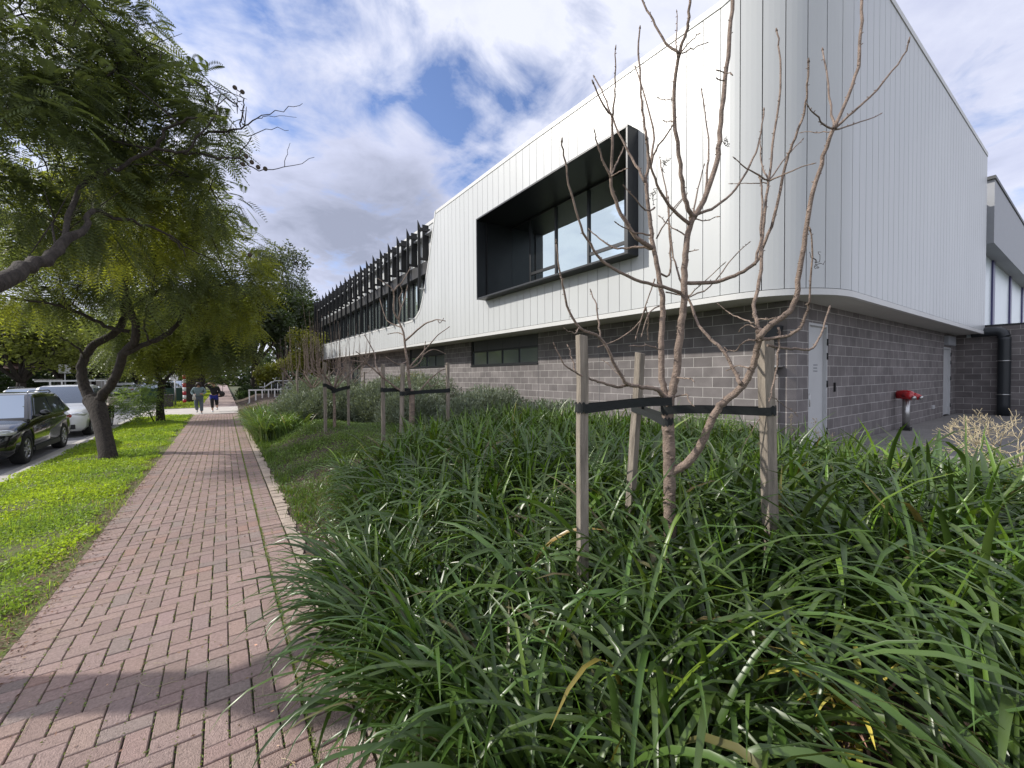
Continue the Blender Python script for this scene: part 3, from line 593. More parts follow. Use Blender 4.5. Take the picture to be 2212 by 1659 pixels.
limb('limb', [   # right main stem
 (M5((884,640),(905,560),(930,470),(950,300),(970,100),(985,0))+C8((820,1500),(830,1350),(850,1240),(868,1185)),2.5,2.45,21,13),
 (C8((868,1185),(845,1140),(820,1060),(800,900),(770,650),(770,450),(795,290),(830,180),(850,60),(858,-120)),2.45,2.2,12,6),
 (C8((795,290),(720,230),(650,110),(595,0),(570,-90)),2.26,2.35,6.5,4),(C8((785,310),(780,200),(781,65)),2.26,2.4,4,2),(C8((800,290),(850,230),(900,185)),2.26,2.1,3.5,2),(C8((810,290),(870,262),(945,233)),2.26,2.3,3.5,2),
 (C8((872,1185),(940,1060),(1000,880),(1015,720),(1040,480),(1065,250),(1085,0),(1092,-120)),2.45,2.6,14,8),
 (C8((890,1168),(1000,1120),(1100,1030),(1180,900),(1232,760),(1255,600)),2.46,2.75,7.5,3),(C8((856,1228),(760,1140),(690,1040),(640,900),(615,760)),2.46,2.2,9,4),
 (C8((875,1180),(885,1070),(930,900)),2.46,2.7,5,2.2),(C8((935,1060),(948,900),(955,790),(935,620),(915,490)),2.48,2.8,5.5,2.5),
 (C8((825,1540),(1000,1530),(1120,1490),(1210,1430),(1250,1340),(1310,1180),(1370,900),(1410,790),(1470,620),(1490,500),(1498,340)),2.47,2.15,10,4),
 (C8((815,1600),(700,1560),(550,1520),(400,1440),(330,1360),(260,1230),(200,1040),(175,880),(155,775)),2.48,2.05,9.5,3.5),
 (C8((840,1620),(960,1560),(1090,1400),(1175,1320)),2.48,2.8,4,2),(C8((840,1290),(760,1240),(690,1180)),2.47,2.6,4,2),(C8((880,1195),(940,1200),(1000,1180)),2.46,2.35,3.5,2),(C8((760,1140),(830,1060)),2.46,2.5,3,1.6),
 (C8((845,1370),(885,1362)),2.47,2.4,3,1.8),(C8((1040,400),(1010,385)),2.52,2.5,3,2.4),(C8((1045,395),(1075,400)),2.52,2.5,3,2.4),(C8((1040,440),(1003,430)),2.52,2.5,3,2.4),(C8((770,540),(720,542),(684,535)),2.35,2.4,3,1.8),(C8((775,665),(715,660)),2.36,2.4,3.5,2)])
limb('limb', [   # low right limb
 (M5((905,1090),(950,1070),(1000,1040),(1060,970),(1110,880),(1160,760),(1220,660),(1290,600),(1370,530),(1420,440),(1450,340),(1465,260),(1478,180)),2.5,2.15,22,14),
 (M5((1478,180),(1452,80),(1440,0))+C8((1235,1500),(1242,1400),(1250,1250),(1262,1100),(1280,985),(1300,800),(1345,480),(1340,280),(1325,170)),2.15,2.5,10,3.5),
 (C8((1280,980),(1180,930),(1100,865)),2.3,2.2,4.5,2.2),(C8((1280,980),(1240,880),(1235,755)),2.3,2.5,4.5,2.2),(C8((1285,985),(1400,930),(1515,893)),2.3,2.1,4.5,2.2),(C8((1282,980),(1380,850),(1465,760)),2.3,2.5,4,2),(C8((1270,998),(1180,996),(1085,1000)),2.3,2.4,3,1.6),
 (C8((1205,1440),(1235,1300),(1245,1050),(1232,965)),2.2,2.3,7.5,3.5),
 (M5((1470,215),(1560,125),(1630,75),(1700,0))+C8((1450,1480),(1480,1280),(1520,1050),(1580,850),(1635,700)),2.12,1.95,15,8.5),
 (C8((1635,700),(1740,470),(1780,250),(1788,0),(1800,-100)),1.95,2.1,8.5,5.5),(C8((1640,700),(1740,610),(1830,530),(1990,345),(2042,232)),1.95,1.85,6.5,3),(C8((1645,705),(1740,680),(1890,620)),1.95,2.2,4.5,2),(C8((1632,700),(1560,660),(1497,580)),1.95,1.8,5,2.4),(C8((1636,695),(1610,520),(1575,275)),1.95,2.2,6,3.2),(C8((1630,715),(1560,720),(1465,720)),1.96,2.1,3,1.6),
 (M5((1480,228),(1620,210),(1700,185),(1770,110),(1795,0))+C8((1500,1640),(1520,1400),(1508,1258)),2.12,1.95,9,3.5),
 (M5((1530,265),(1650,285),(1770,295))+[c6(540,690),c6(590,630),c6(630,540),c6(672,400)],2.13,2.3,7,4),
 (M5((1350,520),(1320,440),(1230,290),(1130,200),(1070,110),(1030,0))+C8((800,1520),(765,1400),(745,1250),(735,1080)),2.25,2.75,10,2.6),
 (M5((1600,150),(1608,240),(1590,400),(1560,560),(1545,620)),2.12,2.05,6,3),(M5((1455,230),(1380,240),(1320,300),(1260,290)),2.16,2.3,5,2),(M5((1415,410),(1340,400),(1275,425)),2.2,2.35,4.5,2),(M5((1440,120),(1370,95),(1290,60),(1220,5)),2.14,2.3,4,2),(M5((1460,150),(1400,130),(1350,165)),2.14,2.3,4,2),(M5((1470,95),(1560,90)),2.14,2.0,4,3),
 (M5((1250,610),(1215,655)),2.35,2.3,3.5,2),(M5((1480,740),(1400,880),(1355,965)),2.2,2.4,2.5,1.6),(M5((1555,600),(1620,640),(1720,720)),2.1,2.2,2.2,1.4)])
limb('limb', [   # left low limb
 (M5((870,615),(835,585),(800,550),(710,540),(620,520),(590,490),(520,370),(440,220),(300,150),(220,0))+C8((160,1550),(140,1450),(125,1325)),2.5,2.1,12,3.5),
 (M5((440,220),(425,120),(410,0))+C8((315,1590),),2.3,2.4,5,2.5),(M5((620,525),(550,535),(450,510),(360,480),(270,440),(200,390),(140,270)),2.4,2.1,8,2.6),(M5((270,440),(260,380),(232,280)),2.15,2.2,4.5,2.4),(M5((300,150),(270,185),(215,165)),2.2,2.1,3,1.6),
 (M5((590,490),(540,440),(465,370)),2.4,2.5,2.5,1.6),(M5((915,610),(1000,585),(1010,620),(1040,655)),2.5,2.35,4.5,2.2),(M5((940,475),(990,480),(1040,492)),2.45,2.3,4.5,2.2),(M5((735,15),(700,100),(600,200),(440,270)),2.55,2.7,5,2.4),
 (M5((820,10),(760,50),(710,190)),2.56,2.4,4,2.4),(M5((735,15),(750,100),(750,215)),2.56,2.65,3.5,2),(M5((835,290),(740,265),(645,268)),2.5,2.4,4,2.2),(M5((870,1172),(750,1170)),2.5,2.5,2.4,2)][:-1])
# fine dry twig tufts on the stems
for cx, cy, d in ((1050,780,2.5),(720,900,2.7),(650,1080,2.6),(1530,1440,2.0)):
    tw = MB()
    for k in range(5):
        x, y = cx+rng.normal(0,8), cy+rng.normal(0,10); pts = [(x, y)]
        for q in range(4): x += rng.uniform(-22,26); y += rng.uniform(-34,16); pts.append((x, y))
        branch(tw, C8(*pts), d, d+.05, 1.6, 1.2, False, 4, 2)
    tw.build('twig_tuft', MT['bark'], SP)
reparent_local(SP)
GS = 'timber stakes holding the young trees'
s1 = stake(1257,725, 1258,1150, 2.25,.050,.1,'square weathered stake left of the nearest bare tree', GS, .55)
s2 = stake(1383,762, 1360,1110, 2.9,.050,.1,'thin leaning stake behind the nearest bare tree', GS, .3)
s3 = stake(1653,738, 1666,1180, 2.4,.062,.1,'rough grey stake right of the nearest bare tree, leaning slightly', GS, .9)
GT = 'black webbing ties on the young trees'
tz = W(1441, 884, 2.5)
def tie_at(sk, trunk, x, y, d, w, ra, rb, sag, label):
    z = W(x, y, d)[2]; t = (z-sk[1][2])/(sk[0][2]-sk[1][2]); a = sk[1]+(sk[0]-sk[1])*t; return tie(a, trunk, z, w, (ra, rb), sag, label, GT)
tie_at(s1, tz, 1258,880, 2.25,.050,.036,.036,.012,'black webbing tie from the left stake to the nearest bare tree')
tie_at(s3, tz, 1660,886, 2.4,.048,.044,.036,-.004,'black webbing tie from the right stake to the nearest bare tree')
tie_at(s2, tz, 1378,880, 2.9,.045,.036,.037,-.055,'black webbing tie from the rear stake to the nearest bare tree')

def sapling(base, h, seed, label, whips=14, traced=None):
    r_ = np.random.default_rng(seed); t = MB(); base = np.array(base, float); top = base+np.array([0,0,h]); e = empty('sapling_tree', base, label, 'tree', 'bare staked young trees')
    t.tube(smooth_path([base-[0,0,.1], base+[.01,.01,h*.5], top], 3), [.04]*3+[.034]*4, 9); t.build('trunk', MT['barks'], e)
    m = MB()
    for k in range(6):
        a = k*math.pi/3+r_.uniform(-.3,.3); d = np.array([math.cos(a), math.sin(a), 0]); L = r_.uniform(.5,.95)
        P = smooth_path([top-[0,0,.08], top+d*L*.4+[0,0,L*.30], top+d*L*.8+[0,0,L*.62], top+d*L+[0,0,L*.85]], 3); m.tube(P, np.linspace(.021,.011,len(P)), 7)
        for q in range(whips//6+1):
            i = r_.integers(len(P)//3, len(P)); s = P[i]; d2 = d*r_.uniform(-.1,.5)+r_.normal(0,.25,3); d2[2] = 0; H_ = r_.uniform(.7,1.7)
            Q = smooth_path([s, s+d2*.35+[0,0,.10*H_], s+d2*.5+[0,0,.5*H_], s+d2*.52+r_.normal(0,.04,3)+[0,0,H_]], 3); m.tube(Q, np.linspace(.009,.003,len(Q)), 5)
            if r_.random() < .5: m.tube(smooth_path([Q[4], Q[4]+d2*.3+[0,0,.12], Q[4]+d2*.42+[0,0,.5]], 2), [.006,.005,.004,.004,.003][:5], 5)
        for q in range(3):
            s = P[r_.integers(3, len(P))]; v = r_.normal(0,.16,3); m.tube([s, s+v, s+v*1.5+[0,0,.08]], [.006,.004,.003], 4)
    m.build('crown', MT['barks'], e); reparent_local(e); return e
# second tree traced from its silhouette
C4 = lambda *p: [c4(*q) for q in p]
b2 = W(880, 940, 7.9); S2 = empty('sapling_tree', (b2[0], b2[1], .35), 'bare spreading young tree between three stakes, second from the camera', 'tree', 'bare staked young trees')
t2 = MB(); t2.tube(smooth_path([W(881, 975, 7.9)]+[W(x, y, 7.9) for x, y in C4((960,1600),(962,1400),(955,1360))], 3), .052, 10); t2.build('trunk', MT['barks'], S2)
m2 = MB()
for l in ((C4((955,1390),(940,1280),(935,1200),(915,1050),(900,940),(868,850),(880,770),(870,690)),7.9,7.9,8,2.6),(C4((870,850),(830,780),(830,640),(780,590),(720,550)),7.9,7.6,5,2),(C4((830,640),(860,600),(900,560),(950,470)),7.7,7.9,4.5,2),(C4((880,770),(905,700),(930,600)),7.9,8.2,4,1.8),
 (C4((950,1375),(880,1360),(760,1270),(640,1170),(590,1150),(520,1140)),7.9,7.2,6,2),(C4((640,1170),(600,1110),(560,1080)),7.4,7.1,4,2),(C4((760,1270),(700,1180),(690,1090),(620,960)),7.5,7.9,5,2),(C4((930,1210),(1000,1130),(1080,1040),(1150,960),(1230,900)),7.9,8.3,5,1.8),
 (C4((910,1000),(980,940),(1050,880),(1110,855),(1150,845),(1200,855)),7.9,7.4,5,2),(C4((1000,1130),(1060,1090),(1120,1060),(1200,1090)),8,8.3,4,1.6),(C4((970,1385),(1020,1360),(1080,1290),(1150,1230),(1200,1205)),7.9,8.2,5,2),(C4((1080,1290),(1100,1330),(1150,1300)),8,8.1,3,1.5),
 (C4((925,1150),(860,1170),(780,1120)),7.9,7.5,4,1.8),(C4((905,960),(860,940),(790,950)),7.9,8.3,3.5,1.6),(C4((900,940),(880,900),(780,850),(730,700)),7.9,8.3,4,1.8),(C4((1150,850),(1165,870),(1190,840)),7.4,7.4,2.5,1.2),(C4((935,1200),(990,1180),(1040,1120),(1060,1010)),7.9,8.3,4,1.6),(C4((870,690),(890,640),(880,600)),7.9,7.9,3,1.6)): branch(m2, *l, True, 6, 3)
m2.build('crown', MT['barks'], S2); reparent_local(S2)
sts = {}
for n, (x0,y0,x1,y1,d,w,lab) in dict(a=(827,786,828,945,7.7,.06,'stake left of the second bare tree'),b=(870,786,867,945,7.3,.06,'stake in front of the second bare tree'),c=(967,784,968,940,8.0,.055,'stake right of the second bare tree'),
    d=(701,783,703,925,10.2,.06,'pale stake left of the third bare tree'),e=(752,786,753,925,10.8,.055,'thin stake right of the third bare tree')).items(): sts[n] = stake(x0,y0,x1,y1,d,w,.2,lab,GS,.7)
tr2 = W(881, 880, 7.9)
for n, x, y, d, sg, lab in (('a',828,842,7.7,-.02,'black tie from the left stake to the second bare tree'),('b',868,850,7.3,.03,'black tie from the front stake to the second bare tree'),('c',968,843,8.0,-.05,'black tie from the right stake to the second bare tree')): tie_at(sts[n], tr2, x, y, d, .075, .045, .06, sg, lab)
tr3 = W(722, 900, 10.5)
sapling((tr3[0], tr3[1], .30), 1.25, 5, 'bare young tree with many upright whips, third from the camera', 26)
for n, x, y, d, sg, lab in (('d',702,832,10.2,-.12,'black tie from the left stake to the third bare tree'),('e',752,836,10.8,-.1,'black tie from the right stake to the third bare tree')): tie_at(sts[n], tr3, x, y, d, .08, .045, .055, sg, lab)
for k, (x, Y, lab) in enumerate(((2.5,15.6,'bare young tree beyond the grey shrubs, fourth from the camera'),(2.6,20.6,'bare young tree near the ramp railing, fifth from the camera'),(4.6,19.0,'bare young tree close to the block wall beyond the grey shrubs'))):
    sapling((x, Y, .3), 1.15, 20+k, lab, 20)
    for q, (dx, dy) in enumerate(((-.5,-.3),(.5,-.2))):
        m = MB().box(-.03,.03,-.03,.03,0,1.75); o = m.build('stake', MT['stake'], bevel=.003); o.location = (x+dx, Y+dy, .25); tag(o, ('left' if q == 0 else 'right')+' stake of the '+lab.replace('bare young tree ', 'bare tree '), 'stake', GS)

# ======================= FOLIAGE =======================
def blades(name, base, n_per, length, width, m, lean=(.2,1.0), segs=7, tintf=(1,1,1), kind=None, droop=1.0, parent=None, spread=.06, tv=.22, yellow=.06, bias=None):
    """arching strap leaves from every base point, built as folded ribbons"""
    B_ = np.repeat(base, n_per, 0); k = len(B_); cid = np.repeat(rng.random(len(base)), n_per)
    az = rng.uniform(0, 2*math.pi, k); L = np.repeat(rng.uniform(.8,1.15,len(base)), n_per)*length*rng.uniform(.55,1.15,k); w = width*rng.uniform(.6,1.35,k)
    B_ = B_+np.stack([rng.normal(0,spread,k), rng.normal(0,spread,k), np.zeros(k)], 1)
    th0 = rng.uniform(.05,.55,k)*lean[0]*2; curv = rng.uniform(.5,1.6,k)*lean[1]*droop
    dirx = np.cos(az); diry = np.sin(az)
    if bias is not None:
        dirx = dirx+bias[0]*.9; diry = diry+bias[1]*.9; q = np.hypot(dirx, diry)+1e-6; dirx /= q; diry /= q
    t = np.linspace(0, 1, segs+1); V = np.zeros((k, segs+1, 3, 3)); p = B_.copy(); ang = th0.copy(); ds = L/segs
    sx, sy = -diry, dirx; tw_ = rng.normal(0,.5,k)
    for i in range(segs+1):
        prof = np.sin(np.clip(t[i]*.86+.14, 0, 1)*math.pi)**.55 if i < segs else .04; hw = w/2*prof
        up = np.stack([-np.cos(ang)*dirx, -np.cos(ang)*diry, np.sin(ang)], 1); side = np.stack([sx, sy, np.zeros(k)], 1); a = tw_*t[i]; side = side*np.cos(a)[:,None]+up*np.sin(a)[:,None]
        V[:,i,0] = p-side*hw[:,None]; V[:,i,1] = p+up*(-hw*.35)[:,None]; V[:,i,2] = p+side*hw[:,None]
        p = p+np.stack([np.sin(ang)*dirx, np.sin(ang)*diry, np.cos(ang)], 1)*ds[:,None]; ang = ang+curv*(.25+1.5*t[i])*1.9/segs; ang = np.minimum(ang, 2.75)
    o = np.arange(k)[:,None]*(segs+1)*3; Q = []
    for i in range(segs):
        for j in range(2): Q.append(o+np.array([[i*3+j, i*3+j+1, (i+1)*3+j+1, (i+1)*3+j]]))
    Q = np.stack(Q, 1).reshape(-1, 4)
    tn = np.array(tintf)[None]*np.clip(rng.normal(1, tv, (k,1)), .4, 1.8)*rng.normal(1,.05,(k,3))*(0.85+.3*cid[:,None]); yl = rng.random(k) < yellow; tn[yl] *= [1.9,1.65,.9]
    dk = rng.random(k) < .022; tn[dk] *= [1.9,.95,1.9]
    ob = npmesh(name, V.reshape(-1,3), Q, m, parent, np.repeat(tn, segs*2, 0), smooth=True)
    if kind: tag(ob, kind=kind)
    return ob
# strap-leaved bed: polygon of clump centres
def inpoly(P, poly):
    x, y = P[:,0], P[:,1]; c = np.zeros(len(P), bool); n = len(poly)
    for i in range(n):
        x0,y0 = poly[i]; x1,y1 = poly[(i+1)%n]; hit = ((y0 > y) != (y1 > y)) & (x < (x1-x0)*(y-y0)/(y1-y0+1e-9)+x0); c ^= hit
    return c
bedpoly = [(.86,-2.0),(.88,1.2),(.95,2.9),(1.15,4.2),(1.5,5.4),(2.3,6.4),(3.3,7.3),(4.9,7.6),(5.9,6.6),(6.4,4.6),(6.6,3.2),(6.0,2.4),(6.05,-2)]
P = []
for x in np.arange(.8, 7, .27):
    for y in np.arange(-2, 8, .27): P.append((x+rng.normal(0,.07), y+rng.normal(0,.07)))
P = np.array(P); P = P[inpoly(P, bedpoly)]; P = P[(P[:,0]*CF[0]+P[:,1]*CF[1] > .25)]
dcam = np.hypot(P[:,0], P[:,1]); P = P[dcam > 1.0]; dcam = np.hypot(P[:,0], P[:,1])
pz = W(1850, 1520, 1.55); P = P[np.hypot(P[:,0]-pz[0], P[:,1]-pz[1]) > .30]; P = P[~((np.abs(P[:,0]*pz[1]-P[:,1]*pz[0])/np.hypot(pz[0],pz[1]) < .17) & (np.hypot(P[:,0],P[:,1]) < np.hypot(pz[0],pz[1])))]; dcam = np.hypot(P[:,0], P[:,1])
P3 = np.column_stack([P, bed_z(P[:,0], P[:,1])])
near = dcam < 2.6; mid_ = (dcam >= 2.6) & (dcam < 4.5); far = dcam >= 4.5
blades('strap_leaf_bed', P3[near], 38, 1.06, .026, MT['strap'], lean=(.5,1.2), segs=9, kind='stuff')
blades('strap_leaf_bed', P3[mid_], 38, .97, .030, MT['strap'], lean=(.45,1.25), segs=7, kind='stuff')
blades('strap_leaf_bed', P3[far], 34, .78, .031, MT['strap'], lean=(.4,1.2), segs=5, kind='stuff', tintf=(1.15,1.12,1.0), yellow=.1)
blades('strap_leaf_bed', P3[mid_|far], 5, .78, .024, MT['strap'], lean=(.14,.35), segs=6, kind='stuff', tintf=(1.7,1.7,.8), yellow=.0)
blades('strap_leaf_bed', P3[near], 3, .80, .018, MT['strap'], lean=(.16,.5), segs=7, kind='stuff', tintf=(1.5,1.5,.9), yellow=.0)
# the outer rim leans out over the paving
rim = np.array([(.84+.05*math.sin(y*2)+rng.normal(0,.05), y, .02) for y in np.arange(.9, 3.3, .12)]); blades('strap_leaf_bed', rim, 46, .98, .021, MT['strap'], lean=(.45,.95), segs=10, kind='stuff', bias=(-.8,.1), tintf=(.95,1,1.0))
rim = np.array([(1.12+.22*max(y-4.2,0)+rng.normal(0,.05), y, .05) for y in np.arange(3.3, 6.8, .15)]); blades('strap_leaf_bed', rim, 40, .66, .022, MT['strap'], lean=(.45,1.25), segs=7, kind='stuff', bias=(-.7,.4), tintf=(1.25,1.25,1.3))
# fading yellow leaves and spent flowers at the lower right
pz = W(1850, 1520, 1.55); yl = empty('fading_clump', (pz[0], pz[1], .35), 'clump of yellowing strap leaves with withered flowers in the lower right corner', 'plant')
blades('leaf', np.array([[pz[0], pz[1], pz[2]-.16]]), 20, .5, .026, MT['deadleaf'], lean=(1.0,1.1), segs=9, parent=yl, tintf=(1.1,1.25,.6), yellow=0, spread=.03)
blades('withered_leaf', np.array([[pz[0], pz[1], pz[2]-.14]]), 22, .28, .016, MT['petal'], lean=(1.2,1.4), segs=6, parent=yl, tintf=(.5,.38,.34), yellow=0, spread=.04)
for _ in range(6): leaf_scatter('flower', pz+rng.normal(0,.05,(1,3))*[1,1,.5]-[0,0,.03]+rng.normal(0,.006,(5,3)), .045, MT['petal'], up=.2, aspect=.6, parent=yl, tvar=.2)
reparent_local(yl)
# far strap clump beside the path
fc = [(x+rng.normal(0,.08), y+rng.normal(0,.08), 0.02) for x in np.arange(.85,2.0,.24) for y in np.arange(13.0,18,.26)]
tag(blades('strap_leaf_clump', np.array(fc), 50, .92, .026, MT['strap'], lean=(.4,1.0), segs=5, tintf=(2.6,2.2,3.2), bias=(-.5,-.4)), 'pale green arching strap leaved clump spilling onto the path before the grey shrubs', 'plant')
tag(blades('strap_leaf_clump', np.array([(.95+rng.normal(0,.15), 18.9+rng.normal(0,.3), .1) for _ in range(9)]), 50, .65, .02, MT['deadleaf'], lean=(.4,1.0), segs=5, tintf=(.55,.5,.25)), 'low golden brown grass tuft at the far end of the bed', 'plant')
# small lily-like tuft near ground cover
# ground cover
def scatter_area(poly, n, zf):
    mn = np.min(poly, 0); mx = np.max(poly, 0); P = rng.random((n,2))*(mx-mn)+mn; P = P[inpoly(P, poly)]; return np.column_stack([P, zf(P[:,0], P[:,1])])
gpoly = [(.72,5.0),(.72,13.4),(1.3,14.6),(7.2,17),(7.4,8),(5.5,8),(3.0,7.0),(1.6,6.0),(1.2,4.9)]
def lump(X, Y): return .05*np.sin(X*3.1+1)*np.sin(Y*2.3)+.04*np.sin(X*5.7+Y*3.1)
def noise2(X, Y): return np.sin(X*2.9+1.3*np.sin(Y*1.7))+np.sin(Y*3.3+1.1*np.sin(X*2.3+2))
G = scatter_area(gpoly, 130000, lambda X, Y: bed_z(X, Y)); q = noise2(G[:,0], G[:,1]); keep = rng.random(len(G)) < np.clip(1.0+.35*q, .3, 1); G = G[keep]; q = q[keep]
edge = np.clip((G[:,0]-.75)/.5, .1, 1); G[:,2] += rng.random(len(G))*np.clip(.10+.06*np.sin(G[:,0]*2.2)*np.sin(G[:,1]*1.9), .03, .3)*edge
tint = np.where((np.sin(G[:,0]*1.9+G[:,1]*.8) > .1)[:,None], [[.9,1.0,.9]], [[1.05,1.18,.75]])*np.clip(rng.normal(1,.25,(len(G),1)), .4, 1.8)
leaf_scatter('ground_cover', G, .042, MT['cover'], up=.5, aspect=.4, kind='stuff', tint=tint)
gb = scatter_area(gpoly, 4200, lambda X, Y: bed_z(X, Y)-.02); gb = gb[noise2(gb[:,0], gb[:,1]) > -.2]; gb = gb[(gb[:,0] < 2.4)]
blades('grass_tufts', gb, 14, .20, .006, MT['grass'], lean=(.5,.6), segs=3, kind='stuff', tintf=(.27,.36,.45), spread=.05)
# litter on bare soil
lt = scatter_area([(.72,2.5),(.72,8),(1.5,8),(1.1,2.5)], 1500, lambda X, Y: bed_z(X, Y)+.006); leaf_scatter('leaf_litter', lt, .035, MT['petal'], up=.1, aspect=.35, kind='stuff', tintf=(.55,.42,.33), tvar=.4)
lt = np.column_stack([rng.normal(-1.31,.11,7500), 1.2+11*rng.random(7500)**1.5, np.full(7500,.006)]); leaf_scatter('leaf_litter', lt, .024, MT['petal'], up=.12, aspect=.35, kind='stuff', tintf=(.42,.32,.25), tvar=.4)
lt = np.column_stack([rng.uniform(-1.1,.6,420), 1.0+9*rng.random(420)**1.3, np.full(420,.004)]); leaf_scatter('leaf_litter', lt, .02, MT['petal'], up=.1, aspect=.4, kind='stuff', tintf=(.7,.6,.42), tvar=.4)
# dry stems lying on the path
ds = MB()
for _ in range(26):
    x, y = rng.uniform(-1.1,.5), rng.uniform(1.0,7); a = rng.uniform(0,6.28); l = rng.uniform(.06,.16); c = rng.normal(0,.6)
    ds.tube([(x+l*t*math.cos(a+c*t), y+l*t*math.sin(a+c*t), .006+.003*math.sin(t*3)) for t in np.linspace(0,1,5)], .0012, 4)
tag(ds.build('dry_stems', MT['twig']), kind='stuff')
# verge: clover-like leaves + blades
vp = [(-3.17,-1),(-3.17,25.4),(-1.18,25.4),(-1.18,-1)]
n = 210000; Xv = rng.uniform(-3.20,-1.10,n); Yv = 1.5+24*rng.random(n)**1.5; V3 = np.column_stack([Xv, Yv, vz(Xv, Yv)])
den = .72+.3*noise2(Xv*1.6, Yv*1.3); ragged = -1.31-.12*np.clip((6.5-Yv)/3,0,1)+.07*np.sin(Yv*3.1)+.05*np.sin(Yv*7.7)+.10*np.clip(noise2(Xv*0+.3,Yv*.8)-.8,0,1); den *= np.clip((ragged-Xv)/.12, 0, 1); den *= np.where(noise2(Xv*1.1+2, Yv*.9+1) < -1.35, .25, 1); V3 = V3[rng.random(n) < den]; V3[:,2] += rng.random(len(V3))*(.028+.022*np.clip(noise2(V3[:,0]*1.1, V3[:,1]*.9),-1,1.5))
sz = .020+.0011*np.clip(V3[:,1], 0, 26); yy = rng.random((len(V3),1)); pt = np.clip(noise2(V3[:,0]*.9+3, V3[:,1]*.7), -1, 1)[:,None]
leaf_scatter('verge_grass', V3, sz, MT['grass'], up=.35, aspect=.75, kind='stuff', tint=(np.array([.90,.98,1.0])+pt*[.20,.16,-.1])*np.clip(rng.normal(1,.22,(len(V3),1)), .4, 1.6))
vb = scatter_area(vp, 2600, vz); blades('verge_blades', vb, 7, .085, .004, MT['grass'], lean=(.6,.6), segs=2, kind='stuff', tintf=(.9,1,1), spread=.03)
fv = scatter_area([(-3.1,31.2),(-3.1,70),(-1.2,70),(-1.2,31.2)], 9000, lambda X, Y: 0*X+.02); leaf_scatter('far_verge_grass', fv, .09, MT['grass'], up=.35, aspect=.7, kind='stuff')
# grey shrubs
def shrub(c, r, n, label, m=MT['greybush'], size=.078, tintf=(1,1,1), name='grey_shrub'):
    n = int(n*1.3); d = rng.normal(size=(n,3)); d /= np.linalg.norm(d, axis=1)[:,None]; rad = rng.random(n)**.35; lum = 1+.16*np.sin(d[:,0]*5+c[0])*np.sin(d[:,1]*6+d[:,2]*4); P = np.array(c)+d*np.array(r)*(rad*lum)[:,None]; kp = P[:,2] > .02; P = P[kp]; d = d[kp]
    e = empty(name, (c[0], c[1], .2), label, 'shrub', 'low shrubs in the bed'); t = np.array(tintf)*np.clip(rng.normal(1,.25,(len(P),1)), .4, 1.8)
    out = d.copy(); out[:,2] += .5
    V, Q = leaf_quads(P, size, .4, .34, out*.8); npmesh('foliage', V, Q, m, e, t)
    sp = MB()
    for _ in range(16):
        v = rng.normal(size=3); v[2] = abs(v[2]); v = v/np.linalg.norm(v)*np.array(r)*.92; b0 = np.array([c[0], c[1], .1]); sp.tube(smooth_path([b0, b0+v*.4+[0,0,.12], np.array(c)+v*.95], 2), [.012,.008,.006,.005,.004], 4)
    sp.build('stem', MT['bark'], e); reparent_local(e)
for a in (((1.95,14.6,.62),(.85,1.0,.66),11000,'dark grey green shrub right behind the strap leaved clump'),((2.9,13.9,.80),(1.0,1.0,.80),14000,'grey green shrub around the trunk of the third bare tree'),((2.9,16.8,.95),(1.3,1.3,.85),12000,'taller grey shrub rising behind the third bare tree'),
          ((4.1,13.0,.85),(1.1,1.0,.85),14000,'grey shrub between the second and third bare trees'),((4.3,11.2,.70),(1.0,.9,.72),13000,'grey green shrub behind the second bare tree'),((6.2,10.0,.72),(1.1,1.2,.74),15000,'rounded grey shrub against the block wall right of the second bare tree'),((5.2,9.6,.60),(.8,.8,.62),9000,'low grey shrub in front of the rounded one'),
          ((5.6,13.4,1.0),(1.3,1.4,.85),13000,'pale topped shrub below the lit block wall'),((6.5,7.7,.62),(.7,1.1,.55),9000,'low grey shrub where the strap leaves meet the block wall'),((6.1,17.5,1.0),(1.0,1.6,.8),8000,'far grey shrub under the narrow windows'),((4.2,19.5,.95),(1.2,1.3,.8),7000,'grey shrub beside the fifth bare tree')): shrub(*a)
shrub((6.85,3.9,.72),(.55,.7,.42),6000,'fine leaved green shrub at the foot of the building corner', MT['cover'], .035, (1.0,1.15,1.0),'green_shrub')
shrub((6.2,16.0,1.35),(.7,.9,.6),3500,'yellow green shrub top in front of the block wall', MT['leafy'], .06, (.8,.75,.7),'yellow_shrub')
# pale twiggy shrub at right edge
def twiggy(root, d, n, label):
    e = empty('dry_shrub', root, label, 'shrub'); m = MB(); root = np.array(root, float)
    def grow(p, v, L, r, lev):
        q = p+v*L; m.tube([p, (p+q)/2+rng.normal(0,.008,3), q], [r, r*.9, r*.8], 5)
        if lev == 0: m.sphere(q, r*1.8, 6, 4); return
        for _ in range(2 if rng.random() < .75 else 3): w = v+rng.normal(0,.55,3); w[2] += .12; w /= np.linalg.norm(w); grow(q, w, L*rng.uniform(.68,.9), r*.78, lev-1)
    for _ in range(n): v = rng.normal(0,.55,3); v[2] = abs(v[2])+.5; v /= np.linalg.norm(v); grow(root+rng.normal(0,.05,3)*[1,1,0], v, .17*d, .0050*d, 5)
    m.build('branches', MT['twig'], e); reparent_local(e)
p = W(2150, 985, 4.3); twiggy((p[0], p[1], .72), 1.15, 6, 'pale leafless twiggy shrub at the right edge above the strap leaves')
p = W(2225, 930, 3.9); twiggy((p[0], p[1], .72), 1.2, 4, 'second pale twiggy shrub cut off by the right edge')
